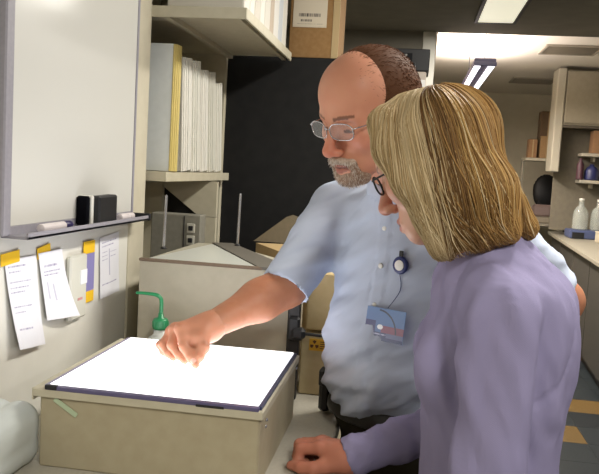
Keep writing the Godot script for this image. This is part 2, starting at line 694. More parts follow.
func build_bench() -> void:
	var t := thing("lab_bench", "long pale grey laboratory bench along the whiteboard wall, under the light box", "bench", Vector3(-0.38, 0, -1.6))
	var back := Transform3D(Basis(), -t.position)
	obj("worktop", span(-0.758, -0.125, 0.91, 0.945, -3.27, -0.2, 0.004), M.bench_top, t, back)
	for k in 4:
		obj("cupboard", span(-0.755, -0.155, 0.1, 0.908, -3.26 + k * 0.76, -2.51 + k * 0.76, 0.004), M.beige_metal, t, back)
	obj("plinth", span(-0.755, -0.2, 0.002, 0.1, -3.26, -0.22, 0.004), M.black, t, back)
	# ---- the light box
	var lb := thing("light_box", "beige metal light box with a glowing white top plate, on the bench", "light box", Vector3(-0.424, 0.945, -1.4))
	back = Transform3D(Basis(), -lb.position)
	var st := begin()
	bx(st, Vector3(-0.4275, 1.0165, -1.4), Vector3(0.4, 0.143, 0.392), 0.003)
	obj("body", st.commit(), M.beige_metal, lb, back)
	st = begin()
	# folded lid with lips at the front and the sides
	bx(st, Vector3(-0.431, 1.086, -1.4), Vector3(0.416, 0.006, 0.404), 0.002)
	bx(st, Vector3(-0.431, 1.081, -1.1985), Vector3(0.416, 0.014, 0.003), 0.001)
	bx(st, Vector3(-0.6385, 1.078, -1.4), Vector3(0.003, 0.022, 0.404), 0.001)
	bx(st, Vector3(-0.2235, 1.081, -1.4), Vector3(0.003, 0.014, 0.404), 0.001)
	obj("lid", st.commit(), M.beige_light, lb, back)
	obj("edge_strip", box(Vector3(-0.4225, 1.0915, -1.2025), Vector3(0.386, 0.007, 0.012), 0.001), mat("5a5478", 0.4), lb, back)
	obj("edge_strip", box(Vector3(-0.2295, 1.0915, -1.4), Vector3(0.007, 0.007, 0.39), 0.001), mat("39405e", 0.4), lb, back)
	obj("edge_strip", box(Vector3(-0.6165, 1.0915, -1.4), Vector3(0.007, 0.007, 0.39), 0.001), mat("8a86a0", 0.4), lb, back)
	obj("light_plate", box(Vector3(-0.423, 1.0925, -1.402), Vector3(0.378, 0.007, 0.385), 0.001), glow("ffffff", 1.12), lb, back)
	obj("catch", box(Vector3(-0.604, 1.093, -1.199), Vector3(0.022, 0.008, 0.008), 0.001), M.black, lb, back)
	obj("catch", box(Vector3(-0.315, 1.089, -1.1975), Vector3(0.05, 0.005, 0.003), 0.001), M.black, lb, back)
	for p in [Vector3(-0.2225, 1.065, -1.23), Vector3(-0.2225, 1.07, -1.56), Vector3(-0.2225, 1.055, -1.225)]:
		st = begin()
		lathe(st, [Vector2(0, 0.0), Vector2(0.003, 0.0), Vector2(0.0036, -0.002), Vector2(0, -0.004)], p, 10, Basis(Vector3.UP, -Vector3.RIGHT, Vector3.BACK))
		obj("screw", st.commit(), M.silver, lb, back)
	var tp := mat("b4c4a4", 0.2)
	st = begin()
	var tbs := Basis(Vector3.BACK, -0.55)
	bx(st, Vector3(-0.578, 1.058, -1.2022), Vector3(0.05, 0.009, 0.0016), 0.0005, tbs)
	var tape := obj("tape_strip", st.commit(), tp, lb, back)
	tape.set_meta("label", "scrap of clear tape")
	# ---- jug between the box and the wall
	var j := thing("jug", "frosted white plastic jug wedged between the light box and the wall", "jug", Vector3(-0.691, 0.945, -1.115))
	var jm := mat("c9cfcd", 0.4)
	jm.backlight_enabled = true
	jm.backlight = Color(0.35, 0.36, 0.35)
	var jf := Field.new()
	for cx in [-0.022, 0.022]:
		for cz in [-0.09, 0.09]:
			jf.cap(Vector3(cx, 0.03, cz), Vector3(cx, 0.078, cz), 0.034, 0.034, 0.006)
		jf.cap(Vector3(cx, 0.03, -0.09), Vector3(cx, 0.03, 0.09), 0.034, 0.034, 0.006)
		jf.cap(Vector3(cx, 0.06, -0.09), Vector3(cx, 0.06, 0.09), 0.034, 0.034, 0.006)
		jf.cap(Vector3(cx, 0.078, -0.09), Vector3(cx, 0.078, 0.09), 0.034, 0.034, 0.006)
	jf.cap(Vector3(0, 0.11, 0.085), Vector3(0, 0.152, 0.085), 0.022, 0.019, 0.02)
	jf.plane(Vector3(0, -1, 0), Vector3(0, 0.001, 0))
	obj("body", join([[nets(jf, 0.005), Transform3D(), null]]), jm, j)
	st = begin()
	lathe(st, [Vector2(0, 0.15), Vector2(0.0225, 0.15), Vector2(0.0225, 0.172), Vector2(0.02, 0.175), Vector2(0, 0.175)], Vector3(0, 0, 0.085), 24)
	obj("screw_cap", st.commit(), M.white_plastic, j)
	# ---- wash bottle behind the box
	var w := thing("wash_bottle", "white squeeze bottle with a green cap and bent green spout, behind the light box", "bottle", Vector3(-0.57, 0.945, -1.672))
	st = begin()
	lathe(st, [Vector2(0, 0.0), Vector2(0.036, 0.0), Vector2(0.04, 0.005), Vector2(0.04, 0.105), Vector2(0.037, 0.122), Vector2(0.026, 0.137), Vector2(0.016, 0.145), Vector2(0.0155, 0.16), Vector2(0, 0.16)], Vector3.ZERO, 28)
	var wm := mat("cfd4cf", 0.35)
	wm.backlight_enabled = true
	wm.backlight = Color(0.4, 0.41, 0.4)
	obj("body", st.commit(), wm, w)
	st = begin()
	lathe(st, [Vector2(0, 0.158), Vector2(0.018, 0.158), Vector2(0.0185, 0.162), Vector2(0.0185, 0.178), Vector2(0.016, 0.183), Vector2(0.007, 0.186), Vector2(0.006, 0.196), Vector2(0, 0.197)], Vector3.ZERO, 24)
	for i in 18:
		var b := Basis(Vector3.UP, TAU * i / 18)
		bx(st, b * Vector3(0.0185, 0.17, 0), Vector3(0.002, 0.014, 0.0025), 0.0005, b)
	var cap := obj("cap", st.commit(), M.green, w)
	st = begin()
	tube(st, spline([Vector3(0, 0.194, 0), Vector3(0, 0.225, 0), Vector3(-0.006, 0.236, 0.001), Vector3(-0.018, 0.24, 0.002), Vector3(-0.045, 0.2415, 0.004), Vector3(-0.062, 0.241, 0.005)], 5), [0.0046, 0.0046, 0.0046, 0.0046, 0.0046, 0.0046, 0.0046, 0.0046, 0.0046, 0.0046, 0.0046, 0.0046, 0.0046, 0.0045, 0.0044, 0.0043, 0.0042, 0.004, 0.0039, 0.0038, 0.0037, 0.0036, 0.0035, 0.0034, 0.0033, 0.003], 10)
	obj("spout", st.commit(), M.green, cap)

# ------------------------------------------------------------------ whiteboard, papers
func build_left_wall() -> void:
	var x := -0.76
	var wb := thing("whiteboard", "large whiteboard with a grey metal frame and tray on the left wall", "whiteboard", Vector3(x, 1.36, -1.61))
	var back := Transform3D(Basis(), -wb.position)
	obj("panel", span(x, x + 0.012, 1.36, 2.25, -1.912, -1.29, 0.002), M.white_board, wb, back)
	obj("frame", span(x, x + 0.02, 1.345, 2.27, -1.292, -1.262, 0.003), M.alu, wb, back)
	obj("frame", span(x, x + 0.016, 1.345, 2.27, -1.919, -1.911, 0.002), M.alu, wb, back)
	obj("frame", span(x, x + 0.02, 2.25, 2.27, -1.918, -1.264, 0.003), M.alu, wb, back)
	var st := begin()
	bx(st, Vector3(x + 0.028, 1.342, -1.61), Vector3(0.056, 0.006, 0.64), 0.001)
	bx(st, Vector3(x + 0.006, 1.352, -1.61), Vector3(0.012, 0.02, 0.64), 0.002)
	bx(st, Vector3(x + 0.054, 1.3455, -1.61), Vector3(0.004, 0.013, 0.64), 0.001)
	var tr := obj("marker_tray", st.commit(), M.alu, wb, back)
	st = begin()
	bx(st, Vector3(x + 0.03, 1.347, -1.936), Vector3(0.06, 0.02, 0.008), 0.003)
	obj("end_cap", st.commit(), M.black, tr)
	# eraser standing in the tray
	var er := thing("board_eraser", "black whiteboard eraser with a pale stripe, standing in the tray", "eraser", Vector3(x + 0.029, 1.3455, -1.665))
	var eb := Basis(Vector3.UP, 0.1)
	obj("body", box(Vector3(0.006, 0.034, -0.012), Vector3(0.026, 0.066, 0.135), 0.004, eb), M.black, er)
	obj("backing", box(Vector3(-0.002, 0.034, 0.064), Vector3(0.03, 0.068, 0.014), 0.002, eb), M.white_plastic, er)
	obj("felt", box(Vector3(-0.003, 0.034, 0.08), Vector3(0.028, 0.066, 0.017), 0.004, eb), mat("101014", 1.0, 0.1), er)
	for k in 2:
		var z0: float = [-1.372, -1.775][k]
		var z1: float = [-1.5, -1.86][k]
		var mk := thing("marker", ["white marker pen with a dark cap in the tray, in front of the eraser", "white marker pen in the tray, past the eraser"][k], "marker", Vector3(x + 0.036, 1.354, (z0 + z1) * 0.5), Basis(), "marker pens in the whiteboard tray")
		var half := absf(z1 - z0) * 0.5
		st = begin()
		lathe(st, [Vector2(0, -half), Vector2(0.0075, -half), Vector2(0.0088, -half + 0.004), Vector2(0.0088, half - 0.03), Vector2(0, half - 0.03)], Vector3.ZERO, 16, Basis(Vector3.UP, Vector3.FORWARD, -Vector3.RIGHT))
		obj("barrel", st.commit(), mat("d8cfcf", 0.4), mk)
		st = begin()
		lathe(st, [Vector2(0, half - 0.03), Vector2(0.0092, half - 0.03), Vector2(0.0085, half), Vector2(0, half)], Vector3.ZERO, 16, Basis(Vector3.UP, Vector3.FORWARD, -Vector3.RIGHT))
		obj("cap", st.commit(), mat("2c2452" if k == 0 else "cfc6c6", 0.4), mk)
	# notices taped below the board
	var nrm := Vector3.RIGHT
	var defs := [
		["long curling sheet of notes under the first yellow tape on the wall", [1.296, -1.300], [1.293, -1.42], [1.100, -1.45], [1.115, -1.335], [0.002, 0.002, 0.012, 0.02], [[10, 80, 12, 3], [12, 60, 22, 2], [10, 100, 40, 2], [10, 88, 50, 2], [10, 70, 58, 2], [14, 90, 84, 2], [14, 60, 94, 2], [20, 80, 124, 3]]],
		["white sheet with a folded lower corner, under the second yellow tape on the wall", [1.296, -1.426], [1.296, -1.53], [1.140, -1.575], [1.148, -1.462], [0.004, 0.004, 0.03, 0.01], [[20, 90, 30, 5], [16, 100, 44, 3], [16, 90, 52, 3], [24, 30, 70, 40], [50, 56, 76, 40]]],
		["pale printed page taped to the wall, the last before the wall's end", [1.302, -1.735], [1.310, -1.855], [1.15, -1.867], [1.146, -1.745], [0.002, 0.002, 0.004, 0.004], [[14, 110, 14, 3], [16, 90, 24, 3], [60, 66, 36, 70], [16, 50, 40, 2], [16, 50, 50, 2], [16, 52, 60, 2], [70, 110, 44, 2], [70, 104, 56, 2], [16, 110, 124, 3]]],
	]
	for k in 3:
		var d: Array = defs[k]
		var pts := []
		for q in [d[1], d[2], d[3], d[4]]:
			pts.append(Vector3(x + 0.0005, q[0], q[1]))
		var o: Vector3 = pts[0]
		var t := thing("notice", d[0], "paper", o, Basis(), "papers taped to the left wall")
		for i in 4:
			pts[i] -= o
		obj("sheet", sheet(pts, d[5], nrm), print_tex(128, 160, "dcdce2", "8f8aa8", d[6], 60 + k), t)
		if k < 2:
			var zt: float = [-1.32, -1.452][k]
			var yt: float = 1.298
			var tb := Basis(Vector3.RIGHT, [0.05, 0.12][k])
			obj("tape", box(Vector3(x + 0.0035, yt, zt) - o, Vector3(0.0012, 0.024, [0.068, 0.056][k]), 0.0004, tb), M.tape, t)
	# clear wallet with a pouch and a purple slip held by two yellow tapes
	var p := thing("plastic_wallet", "plastic wallet with white tag and purple slip, between two yellow tapes on the wall", "wallet", Vector3(x, 1.2, -1.61))
	back = Transform3D(Basis(), -p.position)
	st = begin()
	bx(st, Vector3(x + 0.008, 1.2, -1.60), Vector3(0.014, 0.15, 0.085), 0.005)
	obj("pouch", st.commit(), mat("d0cfc4", 0.25), p, back)
	obj("tag", box(Vector3(x + 0.0158, 1.222, -1.622), Vector3(0.002, 0.034, 0.034), 0.0004), print_tex(40, 40, "e6e6ea", "8c8ca0", [[10, 30, 14, 3], [10, 28, 22, 3]], 71), p, back)
	obj("slip", span(x + 0.001, x + 0.004, 1.172, 1.288, -1.706, -1.652, 0.0005), mat("8680b4", 0.6), p, back)
	obj("stamp", box(Vector3(x + 0.0155, 1.172, -1.607), Vector3(0.0012, 0.006, 0.024), 0.0003), mat("c08a88", 0.7), p, back)
	obj("tape", box(Vector3(x + 0.0045, 1.286, -1.672), Vector3(0.0015, 0.03, 0.062), 0.0005), M.tape, p, back)
	obj("tape", box(Vector3(x + 0.0045, 1.165, -1.678), Vector3(0.0015, 0.027, 0.052), 0.0005), M.tape, p, back)
	# green bracket peeping out at the end of the wall
# ------------------------------------------------------------------ shelves in the bay
func build_shelves() -> void:
	var up := thing("wall_shelf", "deep pale metal shelf high above the bench, holding white folders", "shelf", Vector3(-0.72, 1.905, -2.4))
	var back := Transform3D(Basis(), -up.position)
	var st := begin()
	bx(st, Vector3(-0.74, 1.922, -2.41), Vector3(0.5, 0.008, 0.75), 0.001)
	obj("board", st.commit(), M.beige_light, up, back)
	obj("front_lip", span(-0.99, -0.482, 1.903, 1.934, -2.038, -2.03, 0.0015), M.beige_light, up, back)
	obj("side_lip", span(-0.49, -0.482, 1.903, 1.934, -2.785, -2.036, 0.0015), M.beige_light, up, back)
	st = begin()
	bx(st, Vector3(-0.715, 1.911, -2.41), Vector3(0.018, 0.016, 0.74), 0.001)
	bx(st, Vector3(-0.51, 1.911, -2.41), Vector3(0.014, 0.014, 0.74), 0.001)
	obj("rib", st.commit(), M.beige_light, up, back)
	struct("trim_3", span(-0.998, -0.732, 0.946, 2.49, -2.812, -2.788, 0.003), M.beige_light)
	var lo := thing("wall_shelf", "lower pale shelf under the row of white binders, at the end of the whiteboard wall", "shelf", Vector3(-0.85, 1.465, -2.4))
	back = Transform3D(Basis(), -lo.position)
	obj("board", span(-0.995, -0.705, 1.46, 1.47, -2.785, -2.06, 0.001), M.beige_light, lo, back)
	obj("front_lip", span(-0.995, -0.702, 1.443, 1.471, -2.062, -2.056, 0.001), M.beige_light, lo, back)
	obj("side_lip", span(-0.708, -0.701, 1.443, 1.471, -2.785, -2.06, 0.001), M.beige_light, lo, back)
	# binders, their spines to the aisle
	var kinds := [["dde1df", -2.09, 0.055, 0.0], ["dedbd2", -2.2, 0.085, 0.1], ["d6d4ca", -2.305, 0.075, 0.11], ["e0ddd4", -2.4, 0.075, 0.12], ["cfcdc2", -2.495, 0.075, 0.13], ["dbd8ce", -2.59, 0.075, 0.145]]
	var names := ["wide white binder with a yellow spine edge, first in the row on the lower shelf", "white magazine file leaning just behind the yellow-edged binder", "third white folder in the leaning row behind the yellow-edged binder", "fourth white folder in the leaning row behind the yellow-edged binder", "fifth white folder in the leaning row, second from the dark panel", "last white folder of the leaning row, beside the dark panel"]
	for k in 6:
		var d: Array = kinds[k]
		var b := thing("binder", names[k], "binder", Vector3(-0.825, 1.472, d[1]), Basis(Vector3.UP, [0.0, 0.03, -0.02, 0.03, -0.02, 0.02][k]) * Basis(Vector3.RIGHT, d[3]), "white binders on the lower shelf")
		var w: float = d[2]
		var hgt: float = [0.368, 0.345, 0.35, 0.335, 0.34, 0.315][k]
		var m := mottled(Color(d[0]).darkened(0.03).to_html(false), d[0], 0.03, 4.0, 80 + k, 0.55)
		obj("cover", span(-0.13, 0.12, 0.001, hgt, -0.003, 0.0, 0.001), m, b)
		obj("cover", span(-0.13, 0.12, 0.001, hgt, -w, -w + 0.003, 0.001), m, b)
		var s2 := begin()
		for q in 7:
			var a := PI * q / 6.0
			bx(s2, Vector3(0.12 + 0.008 * sin(a), hgt * 0.5, -w * 0.5 + (w * 0.5 - 0.003) * cos(a)), Vector3(0.005, hgt - 0.002, w / 6.0), 0.001)
		obj("spine", s2.commit(), m if k else mat("cbb871", 0.55), b)
		obj("pages", span(-0.12, 0.112, 0.005, hgt - 0.012, -w + 0.004, -0.004, 0.001), M.paper, b)
	# folders on the upper shelf, standing by the aisle edge
	var z := -2.06
	var cols := ["d6d2c8", "dcd9d0", "c9c2b6", "d9d6cd", "cfcabf", "b7a795", "dad7d0", "c4c8cc", "d8d4ca"]
	var says := ["first pale folder on the upper shelf, at its near end", "second pale folder from the near end of the upper shelf", "third folder from the near end of the upper shelf", "fourth folder from the near end of the upper shelf", "fifth folder on the upper shelf", "tan folder among the white ones on the upper shelf", "white folder just past the tan one on the upper shelf", "pale blue-grey folder on the upper shelf", "last white folder on the upper shelf, nearest the brown carton"]
	for k in 9:
		var w: float = [0.07, 0.06, 0.075, 0.06, 0.085, 0.06, 0.08, 0.07, 0.08][k]
		var b := thing("folder", says[k], "folder", Vector3(-0.62, 1.927, z), Basis(), "folders on the upper shelf")
		var hgt := 0.29 + 0.02 * ((k * 7) % 3)
		var m := mat(cols[k], 0.6, 0.3)
		obj("cover", span(-0.1, 0.118, 0.0, hgt, -0.003, 0.0, 0.001), m, b)
		obj("cover", span(-0.1, 0.118, 0.0, hgt, -w, -w + 0.003, 0.001), m, b)
		obj("spine", span(0.116, 0.122, 0.0, hgt, -w + 0.001, -0.001, 0.002), m, b)
		obj("pages", span(-0.09, 0.11, 0.006, hgt - 0.012, -w + 0.004, -0.004, 0.001), M.paper, b)
		z -= w + 0.005
	# black cabinet and what stands on it
	var bc := thing("tall_cabinet", "tall matt black cabinet behind the man, carrying a brown carton", "cabinet", Vector3(-0.35, 0, -3.0))
	back = Transform3D(Basis(), -bc.position)
	obj("body", span(-0.79, -0.02, 0.95, 1.925, -3.25, -2.83, 0.004), M.black_panel, bc, back)
	obj("door", span(-0.788, -0.022, 0.97, 1.92, -2.829, -2.815, 0.003), M.black_panel, bc, back)
	var ct := thing("carton", "brown cardboard carton with a white label on top of the black cabinet", "carton", Vector3(-0.412, 1.926, -2.96))
	obj("body", box(Vector3(0, 0.15, 0), Vector3(0.19, 0.3, 0.22), 0.003), M.cardboard, ct)
	obj("tape", span(0.07, 0.0965, 0.002, 0.3, 0.109, 0.1115, 0.0008), mat("b09a74", 0.25), ct)
	var lines := [[14, 116, 60, 9], [26, 84, 84, 6]]
	obj("label", box(Vector3(-0.018, 0.215, 0.1107), Vector3(0.13, 0.2, 0.0016), 0.0004), print_tex(8, 8, "cfc4b0", "cfc4b0", [], 5), ct)
	obj("label_print", card(Vector3(-0.083, 0.175, 0.112), Vector3(0.13, 0, 0), Vector3(0, -0.055, 0), Vector3.BACK, 0.0004), print_tex(128, 54, "cfc4b0", "5a5450", [[22, 104, 8, 12], [30, 72, 30, 8], [16, 116, 46, 1]], 91), ct)
	var bb := thing("storage_box", "black box with a small white printed label, behind the top of the man's head", "box", Vector3(-0.05, 1.955, -3.4))
	obj("body", box(Vector3(0.0, 0.047, 0), Vector3(0.17, 0.094, 0.2), 0.003), M.black, bb)
	obj("print", card(Vector3(-0.075, 0.075, 0.1002), Vector3(0.085, 0, 0), Vector3(0, -0.055, 0), Vector3.BACK, 0.0006), print_tex(80, 52, "151518", "c8c4bc", [[4, 60, 4, 8], [30, 66, 24, 5], [30, 60, 38, 4]], 92), bb)
	var pc := thing("pale_cupboard", "pale cupboard standing behind the black cabinet, mostly hidden by the man's head", "cupboard", Vector3(-0.05, 0, -3.45))
	obj("body", box(Vector3(-0.02, 0.976, 0), Vector3(0.19, 1.952, 0.3), 0.004), mat("b8aca0", 0.6), pc)
	obj("sign", box(Vector3(0.05, 1.9, 0.151), Vector3(0.045, 0.035, 0.002), 0.0005), M.paper, pc)
	# outlet box
	var ob := thing("outlet_box", "grey metal outlet box with two black sockets under the shelf", "outlet", Vector3(-0.72, 0, -2.3))
	back = Transform3D(Basis(), -ob.position)
	var om := mottled("807d72", "8a877c", 0.04, 4.0, 31, 0.5)
	obj("housing", span(-0.83, -0.664, 0.946, 1.335, -2.36, -2.3, 0.003), om, ob, back)
	obj("seam", span(-0.72, -0.717, 0.95, 1.33, -2.3, -2.2975, 0.0005), M.black, ob, back)
	for y in [1.292, 1.253]:
		obj("socket_plate", box(Vector3(-0.695, y, -2.298), Vector3(0.026, 0.03, 0.004), 0.001), mat("c2bfb2", 0.5), ob, back)
		obj("socket", box(Vector3(-0.695, y, -2.2945), Vector3(0.014, 0.015, 0.006), 0.001), M.black, ob, back)
	var br := thing("shelf_bracket", "pale sloping bracket panel under the lower shelf, beside the outlet box", "bracket", Vector3(-0.7, 1.3, -2.6))
	back = Transform3D(Basis(), -br.position)
	st = begin()
	prism(st, [Vector3(-0.88, 1.44, -2.55), Vector3(-0.88, 1.413, -2.55), Vector3(-0.745, 1.315, -2.55), Vector3(-0.682, 1.315, -2.55), Vector3(-0.682, 1.44, -2.55)], Vector3(0, 0, -0.02))
	prism(st, [Vector3(-0.745, 0.96, -2.55), Vector3(-0.682, 0.96, -2.55), Vector3(-0.682, 1.313, -2.55), Vector3(-0.745, 1.313, -2.55)], Vector3(0, 0, -0.02))
	prism(st, [Vector3(-0.995, 0.96, -2.55), Vector3(-0.882, 0.96, -2.55), Vector3(-0.882, 1.44, -2.55), Vector3(-0.995, 1.44, -2.55)], Vector3(0, 0, -0.02))
	obj("panel", st.commit(), M.beige_light, br, back)
	obj("recess", span(-0.95, -0.74, 0.96, 1.43, -2.6, -2.585, 0.001), M.black, br, back)

# ------------------------------------------------------------------ bins behind the light box
func build_bins() -> void:
	var rim := mottled("6b5a4a", "776656", 0.05, 5.0, 41, 0.6)
	var grey := mottled("5f5a52", "68635a", 0.05, 5.0, 42, 0.6)
	var y := 1.25
	var a := thing("shield_bin", "beige metal bin with a grey sloping lid, behind the light box", "bin", Vector3(-0.5, 0.945, -1.9))
	var back := Transform3D(Basis(), -a.position)
	var st := begin()
	prism(st, [Vector3(-0.66, 0.946, -1.76), Vector3(-0.262, 0.946, -1.76), Vector3(-0.262, 0.946, -1.9), Vector3(-0.56, 0.946, -2.27), Vector3(-0.66, 0.946, -2.27)], Vector3(0, y - 0.946, 0))
	obj("body", st.commit(), mottled("aba593", "b3ad9b", 0.03, 3.0, 47, 0.6), a, back)
	st = begin()
	bx(st, Vector3(-0.505, y + 0.004, -1.763), Vector3(0.315, 0.008, 0.012), 0.002)
	obj("front_rim", st.commit(), rim, a, back)
	st = begin()
	prism(st, [Vector3(-0.65, y + 0.001, -1.77), Vector3(-0.36, y + 0.001, -1.77), Vector3(-0.6, y + 0.001, -2.22)], Vector3(0, 0.004, 0))
	obj("lid", st.commit(), mat("c4c6be", 0.3), a, back)
	st = begin()
	prism(st, [Vector3(-0.355, y + 0.001, -1.758), Vector3(-0.262, y + 0.001, -1.758), Vector3(-0.545, y + 0.001, -2.26), Vector3(-0.606, y + 0.001, -2.24)], Vector3(0, 0.007, 0))
	obj("side_rim", st.commit(), grey, a, back)
	var post := thing("bin_post", "dark grey post with a black knob beside the beige bin, above the yellow sticker", "post", Vector3(-0.258, 0.946, -1.735))
	obj("post", box(Vector3(0, 0.12, 0), Vector3(0.03, 0.24, 0.02), 0.003), mat("1f1d1d", 0.5), post)
	st = begin()
	bx(st, Vector3(0.014, 0.165, 0.016), Vector3(0.034, 0.03, 0.03), 0.008)
	bx(st, Vector3(0.002, 0.175, 0.012), Vector3(0.03, 0.06, 0.02), 0.006)
	obj("knob", st.commit(), M.black, post)
	st = begin()
	tube(st, [Vector3(0.025, 0.165, 0.012), Vector3(0.06, 0.163, 0.008), Vector3(0.1, 0.16, 0.0)], 0.004, 8)
	obj("rod", st.commit(), M.black, post)
	# second bin: pale tan, an olive lid behind
	var b := thing("shield_bin", "tan metal bin with an olive raised lid, between the beige bin and the man", "bin", Vector3(-0.25, 0.945, -2.2))
	back = Transform3D(Basis(), -b.position)
	st = begin()
	prism(st, [Vector3(-0.24, 0.946, -1.94), Vector3(-0.13, 0.946, -1.94), Vector3(-0.13, 0.946, -2.5), Vector3(-0.5, 0.946, -2.4)], Vector3(0, y - 0.946, 0))
	obj("body", st.commit(), mottled("b59a6e", "bda278", 0.04, 4.0, 43, 0.6), b, back)
	st = begin()
	prism(st, [Vector3(-0.52, y, -2.45), Vector3(-0.12, y, -2.45), Vector3(-0.42, y + 0.085, -2.5)], Vector3(0, 0, -0.15))
	obj("lid", st.commit(), mottled("5f5440", "695d48", 0.05, 4.0, 44, 0.6), b, back)
	var sb := thing("waste_box", "tan low box with a yellow radiation sticker on the bench beside the man", "box", Vector3(-0.2, 0.946, -1.8))
	back = Transform3D(Basis(), -sb.position)
	obj("body", span(-0.245, -0.13, 0.946, 1.098, -1.9, -1.782, 0.003), mottled("b8a67e", "c0ae88", 0.04, 4.0, 45, 0.6), sb, back)
	obj("panel", span(-0.238, -0.13, 1.106, 1.25, -1.86, -1.795, 0.004), mottled("bfa878", "c7b082", 0.04, 4.0, 46, 0.55), sb, back)
	var sx := -0.205
	var sy := 1.073
	obj("sticker", box(Vector3(sx + 0.004, sy, -1.7812), Vector3(0.046, 0.03, 0.0014), 0.0004), mat("dba82e", 0.5), sb, back)
	st = begin()
	for k in 3:
		var a0 := PI / 2 + TAU * k / 3.0
		var c0 := Vector3(sx - 0.006, sy, -1.7804)
		var pts := []
		for q in [[-0.5, 0.003], [0.5, 0.003], [0.5, 0.0105], [0.0, 0.0115], [-0.5, 0.0105]]:
			pts.append(c0 + Vector3(cos(a0 + q[0]) * q[1], sin(a0 + q[0]) * q[1], 0))
		prism(st, pts, Vector3(0, 0, 0.0006))
	for k in 4:
		bx(st, Vector3(sx + 0.015, sy + 0.008 - k * 0.0055, -1.7803), Vector3(0.014, 0.002, 0.0006), 0.0001)
	obj("trefoil", st.commit(), mat("5a2f16", 0.5), sb, back)
	for k in 2:
		var r := thing("steel_rod", ["thin pale rod standing in front of the outlet box", "thin pale rod standing against the black cabinet"][k], "rod", [Vector3(-0.682, 1.2555, -2.0), Vector3(-0.515, 1.258, -2.195)][k], Basis(), "thin rods behind the bins")
		st = begin()
		var hh: float = [0.15, 0.158][k]
		tube(st, [Vector3.ZERO, Vector3(0.001, hh * 0.5, 0), Vector3(0.002, hh, 0)], 0.0042, 10)
		obj("rod", st.commit(), M.silver, r)
		st = begin()
		lathe(st, [Vector2(0, 0), Vector2(0.009, 0), Vector2(0.009, 0.003), Vector2(0.005, 0.006), Vector2(0, 0.006)], Vector3.ZERO, 14)
		obj("foot", st.commit(), M.black, r)

